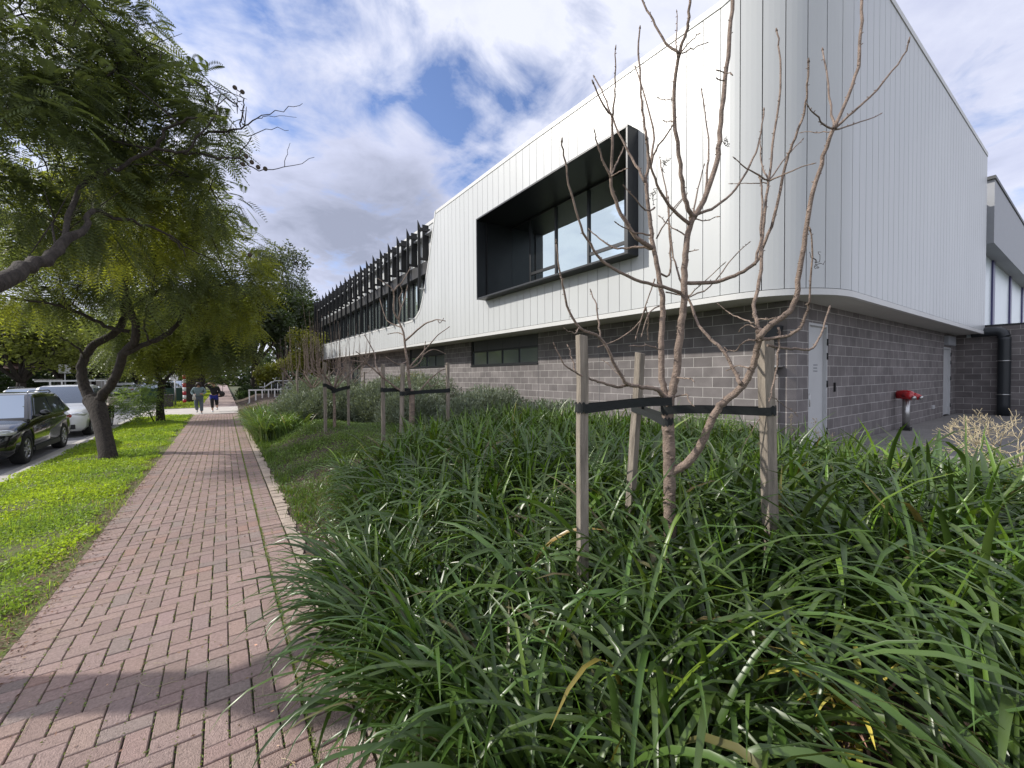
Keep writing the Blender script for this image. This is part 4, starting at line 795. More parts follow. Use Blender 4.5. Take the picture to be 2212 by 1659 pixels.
# small seed heads near the door
for k, (x, y, d) in enumerate(((1776,930,5.2),(1800,935,5.2),(1755,905,5.4),(1713,895,5.2))):
    b0 = W(x, 1010, d); t0 = W(x+rng.normal(0,4), y, d); m = MB().tube([b0, (b0+t0)/2+rng.normal(0,.01,3), t0], .003, 4)
    for _ in range(26): q = t0+(b0-t0)*rng.random()*.35+rng.normal(0,.014,3); m.sphere(q, .006, 5, 4)
    o = m.build('seed_head', mat('seed_brown%d' % k, (.36,.29,.20), .9)); tag(o, ('brown seed stalk in front of the grey door', 'second brown seed stalk right of the grey door', 'thin seed stalk before the left edge of the grey door', 'thin seed stalk in front of the building corner')[k], 'plant', 'seed stalks by the door')

# ======================= JACARANDAS =======================
def fronds(P, outd, m, parent, length=.38, npair=9, tintv=None, name='foliage', droop=.5):
    k = len(P); d = outd+rng.normal(0,.55,(k,3)); d[:,2] -= droop*rng.random(k); d /= np.linalg.norm(d,axis=1)[:,None]
    up = np.array([0,0,1.])+rng.normal(0,.35,(k,3)); s = np.cross(d, up); s /= np.linalg.norm(s,axis=1)[:,None]+1e-9; nn = np.cross(s, d); L = length*rng.uniform(.6,1.2,k)
    V = []; ts = np.linspace(.12,1,npair)
    for t in ts:
        c = P+d*(L*t)[:,None]-np.array([0,0,1])*(L*.45*t*t)[:,None]; pl = (L*.30*math.sin(math.pi*(.12+.80*t))**.7)[:,None]; w = (L*.040)[:,None]
        for sg in (-1, 1):
            dv = s*sg*.9+d*.45-nn*.25*1; tip = c+dv*pl; mid = c+dv*pl*.5; V.append(np.stack([c, mid+d*w*.8, tip, mid-d*w*.8], 1))
    e = P+d*L[:,None]-np.array([0,0,1])*(L*.45)[:,None]; wr = (L*.008)[:,None]; V.append(np.stack([P-s*wr, P+s*wr, e+s*wr*.4, e-s*wr*.4], 1))
    V = np.stack(V, 1); m_ = V.shape[1]; V = V.reshape(-1,3); Q = np.arange(len(V)).reshape(-1,4)
    t = np.clip(rng.normal(1,.25,(k,1)), .4, 1.7)*np.ones((1,3))
    if tintv is not None: t = t*tintv
    return npmesh(name, V, Q, m, parent, np.repeat(t, m_, 0))
def blob_points(blobs, dens):
    Ps, Ds = [], []
    for (c, r) in blobs:
        r = np.array([r,r,r*.8]) if np.isscalar(r) else np.array(r); n = int(dens*r[0]*r[1]*4); d = rng.normal(size=(n,3)); d /= np.linalg.norm(d,axis=1)[:,None]
        rad = rng.uniform(.35,1.0,n)**.6; P = c+d*r*rad[:,None]; gap = np.sin(P[:,0]*3.1+1)*np.sin(P[:,1]*2.7+.5)*np.sin(P[:,2]*3.7+2); k = gap > -.22; Ps.append(P[k]); Ds.append(d[k])
    return np.concatenate(Ps), np.concatenate(Ds)
def jacaranda(name, label, base, limbs, blobs, dens, length, npair, group='feathery leaved street trees', yb=None, skel=True, pods=0):
    e = empty(name, base, label, 'tree', group); t = MB()
    for l in limbs[:1]: t.tube(smooth_path(l[0], 4), np.interp(np.linspace(0,1,(len(l[0])-1)*4+1), np.linspace(0,1,len(l[1])), l[1]), 12)
    t.sphere(limbs[0][0][-1], limbs[0][1][-1]*1.04, 14, 10); t.build('trunk', MT['bark'], e); m = MB()
    for l in limbs[1:]: P_ = smooth_path(l[0], 4); P_[1:-1] += rng.normal(0,.012,(len(P_)-2,3)); m.tube(P_, np.interp(np.linspace(0,1,len(P_)), np.linspace(0,1,len(l[1])), l[1]), 9)
    P, D = blob_points(blobs, dens)
    ends = [np.array(q) for l in limbs[1:] for q in l[0][len(l[0])//2:]]
    if skel:
        E_ = np.array(ends)
        for (c, r) in blobs:
            rr = r if np.isscalar(r) else r[0]
            for _ in range(4):
                v = rng.normal(size=3); v /= np.linalg.norm(v); tip = c+v*rr*.85; dd = np.linalg.norm(E_-tip,axis=1); s = E_[np.argsort(dd)[rng.integers(0,min(6,len(E_)))]]; E_ = np.vstack([E_, (s+tip)/2, tip]); mid = (s+tip)/2+rng.normal(0,.12,3)*rr; Q = smooth_path([s, mid, tip], 4); m.tube(Q, np.linspace(.014,.004,len(Q))*min(1.3,rr), 5)
                for _ in range(3): i = rng.integers(3, len(Q)); v2 = rng.normal(0,.35,3)*rr; m.tube([Q[i], Q[i]+v2*.6, Q[i]+v2], [.008,.006,.003], 4)
    m.build('limbs', MT['bark'], e)
    z = P[:,2]; yc = np.clip((np.sin(P[:,0]*1.7+P[:,1]*1.1)+np.sin(P[:,1]*2.1+1))*.5, 0, 1)[:,None]; tv = np.array([[.95,1.0,1.05]])*(1-yc)+np.array([[1.85,1.7,.7]])*yc
    if yb: tv = tv*np.array(yb)
    fronds(P, D, MT['jac'], e, length, npair, tv)
    if pods:
        for p in pods: MB().sphere(p, (.030,.012,.034), 8, 6).build('seed_pod', MT['pod'], e)
    reparent_local(e); return e
C1 = lambda *p: [c1(*q) for q in p]
C2 = lambda *p: [c2(*q) for q in p]
def L3(pts, d0, d1): return [W(x, y, d0+(d1-d0)*i/(len(pts)-1)) for i, (x, y) in enumerate(pts)]
A = 9.34; q = lambda w: .86*w/2*.5877/1.8228*A/FP
bA = [W(*c1(728,1400), A)]+L3(C1((722,1340),(700,1230),(678,1130),(655,1040),(625,985)), A+.05, A+.75)
limA = [(bA, [q(135), q(112), q(106), q(108), q(122), q(130)]),
 (L3(C1((625,1000),(585,930),(552,840),(548,760),(575,680),(660,590),(770,530),(835,430),(815,330),(825,200),(830,60)), A+.7, A+1.2), [q(90),q(72),q(66),q(60),q(55),q(45),q(35)]),
 (L3(C1((640,1000),(700,935),(760,850),(800,740),(840,650),(900,580),(912,480),(880,380),(850,290),(840,150)), A+.7, A+.1), [q(75),q(66),q(62),q(56),q(48),q(38)]),
 (L3(C1((840,665),(930,625),(1040,580),(1130,530),(1200,450),(1260,340),(1400,240),(1560,200)), A+.42, A+.9), [q(45),q(38),q(30),q(18)]),
 (L3(C1((870,520),(760,500),(640,450),(560,410),(440,360),(300,320),(100,300)), A+.35, A-.9), [q(30),q(26),q(20),q(12)]),
 (L3(C1((560,690),(530,640),(450,580),(380,560)), A+.75, A-.1), [q(20),q(9)]),(L3(C1((1000,590),(970,500),(985,380),(1050,250)), A+.45, A-.3), [q(16),q(8)]),(L3(C1((830,420),(960,300),(1150,200),(1300,80)), A+.9, A+1.5), [q(30),q(20),q(10)])]
blA = [(W(*p), r) for p, r in (((60,480,8.6),1.35),((210,500,9.6),1.5),((370,500,9.4),1.5),((470,560,9.6),1.15),((520,610,10),.75),((420,640,10.2),.85),((330,600,8.7),.8),((250,590,10.5),1.0),((60,610,8.4),.8),((140,640,9.5),.7),((480,670,10),.6),((300,420,10.2),1.6),((540,690,10.3),.42),((120,560,10),1.2))]
jacaranda('street_tree', 'forked feathery leaved tree with a dark leaning trunk on the grass verge', (-2.18,12.87,0), limA, blA, 98, .42, 9)
# nearest tree: trunk just outside the frame, one limb and its foliage reach in
tB = np.array([-2.3,4.42,0.]); fk = tB+[.15,.18,1.85]
lm = L3([(-160,690),(0,607),(60,577),(122,540),(185,492)], 3.4, 4.9)
def c2l(pts, d0, d1): return L3(C2(*pts), d0, d1)
limB = [([tB, tB+[.05,.07,.9], fk], [.19,.16,.16]), ([fk]+lm[1:], [.10,.070,.055,.030]), ([fk, fk+[-.5,.2,1.0], fk+[-.6,.9,2.2], fk+[0,2.0,3.0]], [.12,.10,.07,.04]),
 ([lm[3], lm[4]]+c2l(((460,1060),(540,1080),(700,1120),(850,1180),(950,1250),(1100,1320)), 5.1, 6.6), [.035,.028,.022,.012,.006]),
 ([lm[2], lm[3]]+c2l(((400,940),(500,880),(620,830),(780,750),(920,770),(1010,670),(1080,570),(1110,470)), 5.2, 6.0), [.03,.028,.024,.020,.012,.006]),
 (c2l(((920,770),(1050,785),(1200,800),(1300,852),(1430,840),(1580,790)), 5.85, 6.0), [.018,.012,.006,.003]),(c2l(((1005,672),(1110,660),(1210,640),(1290,595),(1420,550),(1520,520)), 5.9, 5.8), [.017,.012,.006,.003]),
 (c2l(((1210,640),(1215,560),(1225,500),(1190,450)), 5.9, 5.8), [.01,.006]),(c2l(((780,755),(830,660),(900,620),(990,590)), 5.6, 5.5), [.025,.010]),(c2l(((1200,800),(1250,700),(1330,650),(1450,655)), 6, 5.9), [.008,.003]),(c2l(((1430,840),(1440,770),(1460,720)), 6, 5.9), [.005,.002]),(c2l(((850,1180),(900,1230),(930,1290)), 5.8, 6), [.015,.006]),(c2l(((1290,595),(1380,580),(1490,590)), 5.9, 5.8), [.005,.002])]
blB = [(W(*p), r) for p, r in (((-60,60,4.9),.9),((60,40,5.4),1.2),((200,60,6.0),.95),((40,240,5.2),1.25),((210,230,6.0),1.0),((320,200,6.2),.62),((400,190,6.1),.45),((120,400,5.6),1.1),((300,350,6.4),1.0),((430,300,6.4),.55),((400,440,6.9),.75),((470,420,6.7),.42),((240,480,6.8),.9),((20,470,5.6),.7),((470,250,6.0),.33),((520,245,6.0),.18),((230,-30,6),.7),((350,480,7.3),.8))]
pods = [W(*c2(x, y), 5.9) for x, y in ((1237,785),(1265,815),(1220,825),(1297,840),(1333,848),(860,612),(1218,462),(1255,1280),(455,1170),(300,915),(370,990),(1180,440))]
jacaranda('street_tree', 'feathery leaved tree with seed pods, its limb and foliage entering at the upper left', tuple(tB), limB, blB, 155, .34, 11, pods=pods)
# half bare frond skeletons on the hanging twigs
A2 = 17.0; q2_ = lambda w: w/2*.5877/1.8228*A2/FP
lim2 = [(L3(C1((1070,1140),(1072,1000),(1080,880),(1085,860)), A2, A2), [q2_(46),q2_(36),q2_(38)]),(L3(C1((1085,870),(1050,810),(1005,750),(985,700),(960,560)), A2, A2+.5), [q2_(28),q2_(14)]),(L3(C1((1085,870),(1130,820),(1180,780),(1240,700)), A2, A2-.5), [q2_(18),q2_(9)]),(L3(C1((1040,790),(1080,740)), A2, A2), [q2_(10),q2_(6)])]
bl2 = [(W(*p), r) for p, r in (((350,725,17),1.5),((440,730,17.4),1.35),((280,735,16.8),1.1),((500,730,17.5),.9),((400,690,17),1.5),((300,690,17.5),1.3),((470,690,17.5),1.2),((540,760,17.5),.35),((330,780,16.6),.55),((250,770,17),.6),((420,775,17),.5),((480,770,17),.6))]
jacaranda('street_tree', 'small feathery yellow green tree by the driveway with two thin guard stakes', tuple(W_ground(345,911)), lim2, bl2, 190, .55, 6, yb=(1.15,1.15,1))
lowf = [(W(300,868,16.3),.5),(W(275,860,16.3),.4),(W(320,850,16.5),.35)]
P_, D_ = blob_points(lowf, 150); eL = empty('drooping_shoot', (W_ground(325,905)), 'thin drooping leafy shoots at the foot of the small street tree', 'plant'); fronds(P_, D_, MT['jac'], eL, .5, 6, np.array([[1.6,1.9,1.6]])); reparent_local(eL)
for k, (x0,y0,x1,y1) in enumerate(((316,878,334,914),(352,872,357,914))):
    a, b = W(x0,y0,16.6), W_ground(x1,y1,-.02); tag(MB().tube([a, b], .022, 6).build('guard_stake', MT['black']), ('thin black guard stake left of the small street tree','thin black guard stake right of the small street tree')[k], 'stake', 'thin stakes of the small street tree')

# ---------------- background trees ----------------
def tree(x, y, h, r, label, m, n=9000, size=.28, trunk=.18, tint=(1,1,1), nb=9, bare=.35, name='background_tree', lean=0, cat='tree'):
    r_ = rng; e = empty(name, (x, y, -.05), label, cat, 'trees along the street'); b = np.array([x, y, -.1]); t = MB(); fk = b+[lean*.3, 0, h*bare]
    t.tube(smooth_path([b, b+[lean*.1,.0,h*bare*.5], fk], 3), np.linspace(trunk, trunk*.8, 7), 9); t.build('trunk', MT['bark'], e); m_ = MB(); Ps = []; Ds = []
    for k in range(nb):
        a = k*2.4+r_.uniform(-.4,.4); rr = r*math.sqrt((k+.5)/nb)*.72; c = b+np.array([rr*math.cos(a)+lean, rr*math.sin(a), h*(bare+.15)+(h*(1-bare)-r*.2)*r_.uniform(.25,.85)]); br = r*r_.uniform(.38,.58)
        Q = smooth_path([fk, (fk+c)/2+r_.normal(0,.1*r,3)*[1,1,.3], c], 4); m_.tube(Q, np.linspace(trunk*.55, trunk*.12, len(Q)), 6)
        for _ in range(4): v = r_.normal(size=3); v = v/np.linalg.norm(v)*br*.9; m_.tube([c-v*.2, c+v*.5, c+v], [trunk*.14,trunk*.1,trunk*.04], 5)
        d = r_.normal(size=(n//nb,3)); d /= np.linalg.norm(d,axis=1)[:,None]; rad = r_.uniform(.3,1,(len(d),1))**.6*(1+.2*np.sin(d[:,:1]*7+k)); Ps.append(c+d*rad*br*[1,1,.8]); Ds.append(d)
    m_.build('limbs', MT['bark'], e); P = np.concatenate(Ps); P = P[np.sin(P[:,0]*2.2)*np.sin(P[:,1]*2+1)*np.sin(P[:,2]*2.6) > -.45]
    cl_ = np.sin(P[:,0]*1.3+P[:,2]*.9)[:,None]*.22+1; tt = np.array(tint)*cl_*np.clip(r_.normal(1,.25,(len(P),1)), .35, 1.8); V, Q = leaf_quads(P, size, 0, .5); npmesh('crown', V, Q, m, e, tt); reparent_local(e)
J = MT['jac']; E_ = MT['leafd']
tree(-10.3,38,6.0,3.3,'spreading yellow green tree across the road, leftmost behind the black car',J,12000,.24,.26,(1.5,1.45,.9),10,.28,lean=.5)
tree(-10.4,46.5,6,3.3,'broad yellow green tree across the road above the white utility',J,10000,.28,.2,(1.6,1.55,.9),10,.3)
tree(-10.3,56,6.4,3.6,'olive green tree across the road behind the white hatchback',J,9000,.34,.2,(1.4,1.4,.95),9,.3)
tree(-10.6,68,7,4.2,'darker tree across the road past the pale fence',J,9000,.4,.25,(1.3,1.3,1),9,.3)
tree(-10.8,84,8,5,'dark tree far down the other side of the road',E_,8000,.5,.3,(1.2,1.3,1),9,.2)
tree(-15.5,50,8,4.6,'dense dark tree behind the first hedge across the road',E_,10000,.4,.3,(1.3,1.35,1),9,.15)
tree(-17,60,8.5,5,'dark evergreen behind the nearest house across the road',E_,9000,.45,.3,(1.2,1.25,1),9,.12)
tree(-16.5,73,9,5.5,'rounded evergreen between the two houses across the road',E_,8000,.5,.3,(1.1,1.2,1),9,.12)
tree(-20,92,10,6,'large evergreen behind the far house across the road',E_,8000,.6,.3,(1.1,1.2,1),9,.12)
tree(-24,72,9,6,'evergreen at the far left above the nearest house',E_,8000,.55,.3,(1.1,1.2,1),9,.12)
tree(-2.0,38.5,8,4.2,'street tree with a thick trunk beyond the driveway',J,12000,.34,.42,(1.0,1.05,.9),10,.38)
tree(-2.1,50,8.5,4.6,'darker street tree further along the footpath',E_,10000,.42,.4,(1.2,1.2,1),9,.35)
tree(-2.2,64,9,5,'far street tree where the footpath meets the shade',E_,9000,.5,.4,(1,1.1,1),9,.3)
tree(2.6,50,10.5,5.0,'large dark tree right of the footpath with several stems',E_,16000,.40,.40,(.8,.85,.8),12,.30,lean=.3)
tree(6.2,58,12.5,5,'dark tree behind the yellow green tree',E_,12000,.45,.35,(.85,.9,.85),10,.2)
tree(10.5,62,13.5,5.5,'dark tree next to the far end of the building',E_,12000,.45,.35,(.8,.85,.8),10,.15)
tree(7.2,72,20.5,5.0,'tall airy gum tree above the roofs in the distance',MT['greybush'],8500,.42,.30,(.75,.75,.65),12,.35,cat='gum tree',name='gum_tree')
tree(5.9,38.2,5.4,2.0,'yellow green leafy tree at the far end of the building',MT['leafy'],9000,.20,.12,(.75,.72,.7),11,.12)
tree(3.4,40.5,3.3,1.5,'bright yellow green bush beside the ramp railing',MT['leafy'],6000,.18,.08,(.75,.75,.7),8,.05,name='leafy_bush',cat='bush')
tree(8.5,44,5.6,2.6,'dark leafy tree behind the yellow green tree',E_,7000,.3,.2,(1,1,1),8,.1)
for k, (x, y, r) in enumerate(((1.4,41,.55),(1.6,46,.9),(2.6,44,.8))): tree(x, y, r*1.3, r, ('low rounded shrub at the path edge past the driveway','dark clipped shrub further along the path edge','dark shrub at the foot of the large dark tree')[k], E_, 2500, .14, .03, (1.2,1.4,1.3), 5, .05, name='low_shrub', cat='shrub')
# far woodland closing the street
V = []
far = rng.normal(size=(26000,3)); far /= np.linalg.norm(far,axis=1)[:,None]; cs = np.array([(x, 125+10*math.sin(x), 3+2*math.sin(x*1.7)) for x in np.arange(-60, 50, 4)]+[(-34+4*math.sin(y), y, 3+1.5*math.sin(y)) for y in np.arange(70, 125, 4)]); ci = rng.integers(0, len(cs), len(far))
Pf = cs[ci]+far*np.array([5,5,5])*rng.uniform(.5,1,(len(far),1)); leaf_scatter('woodland', Pf, 1.1, E_, up=0, aspect=.6, kind='stuff', tintf=(1.0,1.1,1.0))
for k, (y0, y1, x_) in enumerate(((34,44,-12.6),(47,58,-12.8),(60,72,-12.6),(76,100,-12.8))):
    n_ = int((y1-y0)*700); P = np.stack([x_+rng.uniform(-.6,.6,n_), rng.uniform(y0,y1,n_), rng.uniform(0,2.3,n_)], 1); P[:,2] *= 1+.1*np.sin(P[:,1]*2)
    tag(leaf_scatter('hedge', P, .24, E_, up=0, aspect=.6, tintf=(.8,.95,.9)), ('dark hedge across the road nearest the camera','second dark hedge across the road','third dark hedge across the road','far dark hedge beyond the pale fence')[k], 'hedge', 'hedges across the road')
# ---------------- houses across the road ----------------
def house(x, y, w, d, label, wall, mirror=False):
    e = empty('house', (x, y, 0), label, 'house', 'houses across the road'); MB().box(-w/2,w/2,-d/2,d/2,-.2,2.7).build('wall', wall, e)
    MB().add([(-w/2-.5,-d/2-.5,2.702),(w/2+.5,-d/2-.5,2.702),(w/2+.5,d/2+.5,2.702),(-w/2-.5,d/2+.5,2.702),(0,-d/2+2.5,4.7),(0,d/2-2.5,4.7)], [(0,1,4),(1,2,5,4),(2,3,5),(3,0,4,5),(3,2,1,0)]).build('roof', MT['roof'], e)
    for k in (-1, 1):
        f = MB().box(w/2-.02,w/2+.04,k*d/4-.9,k*d/4+.9,.8,2.2).build('window', MT['wpaint'], e); MB().box(w/2+.041,w/2+.05,k*d/4-.8,k*d/4+.8,.9,2.1).build('pane', MT['glass2'], f)
    f = MB().box(w/2-.02,w/2+.05,-.5,.5,0,2.1).build('door', MT['carred'], e); MB().sphere((w/2+.08,.35,1.0), .04, 8, 6).build('handle', MT['galv'], f)
house(-19.5,58,8,10,'nearest brick house across the road behind the hedges', MT['housebrick']); house(-19,78,8,11,'pale rendered house further along across the road', MT['concrete']); house(-20,104,8,12,'far brick house across the road near the woodland', MT['housebrick'])
fe = empty('garden_fence', (-11.2,64,0), 'pale boarded fence across the road beyond the white parked car', 'fence'); MB().box(-.03,.03,-9,9,0,1.7).build('boards', MT['concrete'], fe)
for k in np.arange(-9, 9.1, 3): MB().box(-.06,.06,k-.06,k+.06,0,1.8).build('post', MT['wpaint'], fe)

# ======================= VEHICLES =======================
def car(name, label, loc, heading, L=4.5, Wd=1.85, H=1.62, body='suv', paint=None, detail=True, cat='car', group='parked cars', s=.95):
    e = empty(name, loc, label, cat, group); e.rotation_euler = (0,0,heading); e.scale = (s,)*3; paint = paint or MT['carwhite']; hw = Wd/2
    wb = L*.60; wr = .36 if body != 'sedan' else .32; yf = L/2-.86; yr = yf-wb; hood = .98 if body != 'sedan' else .84; belt = hood+.10; boot = {'suv':1.08,'sedan':.98,'ute':1.02}[body]
    if body == 'ute': cowl, rf, rr, bk = L/2-1.35, L/2-2.0, L/2-3.35, L/2-3.6
    elif body == 'suv': cowl, rf, rr, bk = L/2-1.30, L/2-1.95, -L/2+.75, -L/2+.16
    else: cowl, rf, rr, bk = L/2-1.25, L/2-2.0, -L/2+1.5, -L/2+.75
    yend = bk-.05 if body == 'ute' else -L/2
    # lower body
    st = [(L/2,.30,.62,.62),(L/2-.05,.24,.76,.80),(L/2-.22,.22,hood-.14,.93),(L/2-.5,.22,hood-.05,.985),(cowl,.22,hood+.03,1),(0,.22,belt,1),(yend+.9,.22,boot,1),(yend+.25,.24,boot-.02,.96),(yend+.05,.30,boot-.12,.88),(yend,.36,boot-.3,.80)]
    secs = []
    for (y, zb_, ztp, f) in st:
        w = hw*f; zm = (zb_+ztp)/2; half = [(w*.86,zb_),(w*.985,zb_+.12),(w,zm),(w*.985,ztp-.16),(w*.93,ztp-.05),(w*.80,ztp),(w*.35,ztp+.025)]
        secs.append([(x,y,z) for x,z in half]+[(-x,y,z) for x,z in half[::-1]])
    # interpolate along length for smoothness
    bd = MB().loft(secs, smooth=True).build('body', paint, e, fixn=True)
    cut = MB()
    for yy in (yf, yr):
        for sg in (-1, 1): cut.cyl((sg*(hw+.1),yy,wr+.02),(sg*(hw-.30),yy,wr+.02), wr+.055, 24)
    co = cut.build('cutter', paint, e, fixn=True); bm_ = bd.modifiers.new('b','BOOLEAN'); bm_.operation = 'DIFFERENCE'; bm_.object = co; bm_.solver = 'EXACT'
    bpy.context.view_layer.update(); dg = bpy.context.evaluated_depsgraph_get(); nm = bpy.data.meshes.new_from_object(bd.evaluated_get(dg)); bd.modifiers.clear(); bd.data = nm; bpy.data.objects.remove(co)
    # cabin
    def ins(z): return (z-belt)/(H-belt)
    cs = []
    top = H-.02
    prof = [(cowl+.05, hood+.0, hood+.02, .86),(cowl-.02, hood, hood+.06, .86),(rf, belt-.04, top-.03, .70),(rf-.35, belt-.04, top, .70),((rf+rr)/2, belt-.04, H, .70),(rr, belt-.04, top-.02, .68),(bk+.12, boot-.02, boot+.14 if body!='ute' else top-.25, .74),(bk, boot-.02, boot+.02 if body!='ute' else boot+.05, .80)]
    for y, z0, z1, ft in prof:
        t = max(.0, min(1, (z1-belt)/(H-belt))); wl = hw*.93; wt = hw*(.93-(.93-.72)*t); cs.append([(wl,y,z0-.02),(wl-.0,y,z0+.02),(wt+.03*t,y,z1-.05*t),(wt-.06,y,z1),(0,y,z1+.015*t),(-wt+.06,y,z1),(-wt-.03*t,y,z1-.05*t),(-wl,y,z0+.02),(-wl,y,z0-.02)])
    MB().loft(cs, smooth=True).build('cabin', paint, e, fixn=True)
    # glass
    def wz(z, y=None): t = max(0, min(1, (z-belt)/(H-belt))); return hw*(.93-.21*t)+.03*t
    zl, zh = belt+.02, H-.13
    gw = MB().add([(-hw*.80,cowl-.06,hood+.07),(hw*.80,cowl-.06,hood+.07),(hw*.66,rf+.03,H-.07),(-hw*.66,rf+.03,H-.07)], [(0,1,2,3)]); 
    n_ = Vector((0,H-hood,cowl-rf)).normalized()*.012; gw.v = [(a[0],a[1]+n_.y,a[2]+n_.z+.012) for a in gw.v]; gw.add([(a[0],a[1]-.02,a[2]-.01) for a in gw.v[:4]], [(3,2,1,0)]); gw.build('windscreen', MT['cglass'], e)
    if body != 'ute': yb0, yb1, zb0, zb1 = bk+.02, rr+.02, boot+.10, H-.10
    else: yb0, yb1, zb0, zb1 = bk-.01, bk+.05, boot+.1, H-.3
    rg = MB().add([(hw*.78,yb0-.012,zb0),(-hw*.78,yb0-.012,zb0),(-hw*.62,yb1-.05,zb1+.02),(hw*.62,yb1-.05,zb1+.02),(hw*.78,yb0+.02,zb0),(-hw*.78,yb0+.02,zb0),(-hw*.62,yb1-.02,zb1),(hw*.62,yb1-.02,zb1)], [(0,1,2,3),(7,6,5,4)]); rg.build('rear_window', MT['cglass'], e)
    ym = (rf+rr)/2+.05; wf = cowl-.30
    for sg in (-1, 1):
        for (a, b, c_, d_) in (((wf,zl),(ym+.04,zl),(ym+.04,zh),(rf-.10,zh)), ((ym-.04,zl),(rr-.02,zl+.0),(rr+.05,zh-.02),(ym-.04,zh)))+(((( rr-.08,zl+.02),(bk+.28,zl+.10),(rr-.10,zh-.10),(rr-.04,zh-.04)),) if body == 'suv' else ()):
            q_ = [(sg*(wz(z)+.006), y, z) for y, z in (a, b, c_, d_)]; m_ = MB().add(q_+[(x-sg*.02,y,z) for x,y,z in q_], [(0,1,2,3),(7,6,5,4),(0,4,5,1),(1,5,6,2),(2,6,7,3),(3,7,4,0)]); m_.build('side_window', MT['cglass'], e, fixn=True)
        mr = MB().sphere((sg*(hw+.10), wf-.02, belt+.08), (.11,.06,.075), 10, 8).box(sg*hw-.04, sg*hw+.06, wf-.05, wf+.01, belt, belt+.05); mr.build('mirror', paint if body!='ute' else MT['plastic'], e)
        hlz = hood-.23; hl_ = MB().add([(sg*hw*.50,L/2-.045,hlz+.0),(sg*hw*.93,L/2-.27,hlz+.02),(sg*hw*.965,L/2-.42,hlz+.13),(sg*hw*.52,L/2-.17,hlz+.10)], [(0,1,2,3)]); o_ = [np.array(v) for v in hl_.v]; hl_ = MB().sphere((sg*hw*.76, L/2-.20, hlz+.05), (.22,.09,.075), 12, 8, Matrix.Rotation(-sg*.42, 4, 'Z')); hl_.build('headlight', MT['lamp'], e)
        MB().sphere((sg*hw*.80, yend+.10, boot-.22), (.17,.09,.09), 10, 8, Matrix.Rotation(sg*.3, 4, 'Z')).build('tail_light', MT['tail'], e)
        MB().box(min(sg*hw*.985,sg*(hw+.008)), max(sg*hw*.985,sg*(hw+.008)), yr+wr+.1, yf-wr-.1, .24, .36).build('sill', MT['plastic'], e)
        for yy in ((ym+.12, ym-.75) if body != 'ute' else (ym+.12,)): MB().box(min(sg*hw,sg*(hw+.018)), max(sg*hw,sg*(hw+.018)), yy, yy+.18, belt-.14, belt-.115).build('door_handle', MT['rim'], e)
    MB().box(-hw*.42, hw*.42, L/2-.10, L/2+.006, hood-.36, hood-.18).build('grille', MT['plastic'], e, bevel=.01); MB().box(-hw*.7, hw*.7, L/2-.12, L/2+.012, .30, .46).build('bumper', MT['plastic'], e, bevel=.015); MB().box(-.19,.19,L/2+.0,L/2+.02,.47,.56).build('number_plate', MT['wpaint'], e)
    MB().box(-hw*.72, hw*.72, yend-.015, yend+.1, .36, .56).build('rear_bumper', MT['plastic'], e, bevel=.015)
    for yy in (yf, yr):
        for sg in (-1, 1):
            x0_, x1_ = sg*(hw-.235), sg*(hw-.01); w_ = MB(); prof = [(x0_,wr*.66),(x0_,wr*.94),(x0_+sg*.03,wr),(x1_-sg*.03,wr),(x1_,wr*.94),(x1_,wr*.66)]
            w_.loft([[(px_, yy+pr*math.cos(a), wr+pr*math.sin(a)) for px_, pr in prof] for a in np.linspace(0,2*math.pi,29)], cap=False); ob = w_.build('wheel', MT['tyre'], e, fixn=True)
            rm = MB().cyl((x1_-sg*.10,yy,wr),(x1_-sg*.09,yy,wr),wr*.66,24)
            rm2 = MB()
            rm2.loft([[(x1_-sg*.09+sg*u, yy+v*math.cos(a), wr+v*math.sin(a)) for u, v in ((0,wr*.66),(.085,wr*.67),(.085,wr*.61),(0,wr*.60))] for a in np.linspace(0,2*math.pi,25)], cap=False)
            for k in range(5):
                for dk in (-.12,.12):
                    a = 2*math.pi*k/5+dk; c0 = np.array([x1_-sg*.025, yy+.04*math.cos(a), wr+.04*math.sin(a)]); c1_ = np.array([x1_-sg*.018, yy+wr*.62*math.cos(a+dk*.6), wr+wr*.62*math.sin(a+dk*.6)]); rm2.tube([c0, c1_], [.022,.017], 5)
            rm2.cyl((x1_-sg*.05,yy,wr),(x1_-sg*.012,yy,wr),.06,12); rm.build('rim_disc', MT['plastic'], ob); rm2.build('rim', MT['rim'], ob, fixn=True)
    if body == 'suv' and detail:
        for sg in (-1,1): MB().tube([(sg*hw*.68,rf-.1,H-.01),(sg*hw*.68,rf-.2,H+.045),(sg*hw*.66,rr+.2,H+.035),(sg*hw*.66,rr+.05,H-.02)], .016, 6).build('roof_rail', MT['rim'], e)
    if body == 'ute':
        MB().box(-hw*.98,hw*.98,-L/2-.1,bk-.12,.86,.93).box(-hw*.98,-hw*.94,-L/2-.1,bk-.12,.93,1.20).box(hw*.94,hw*.98,-L/2-.1,bk-.12,.93,1.20).box(-hw*.94,hw*.94,-L/2-.1,-L/2-.06,.93,1.20).build('tray', MT['concrete'], e)
        MB().box(-hw*.5,hw*.5,-L/2,bk,.45,.80).build('chassis', MT['plastic'], e)
        for sg in (-1,1): MB().box(sg*hw*.75-.16,sg*hw*.75+.16,-L/2+.32,-L/2+.335,.30,.84).build('mud_flap', MT['plastic'], e)
        rk = MB()
        for y_ in (rf-.1, bk-.15, -L/2): rk.box(-hw*.85,hw*.85,y_-.03,y_+.03,H+.13,H+.18)
        for sg in (-1,1):
            rk.box(sg*hw*.85-.02,sg*hw*.85+.02,-L/2,rf+.0,H+.18,H+.23)
            for y_ in (bk-.15,-L/2): rk.box(sg*hw*.85-.025,sg*hw*.85+.025,y_-.025,y_+.025,1.1,H+.13)
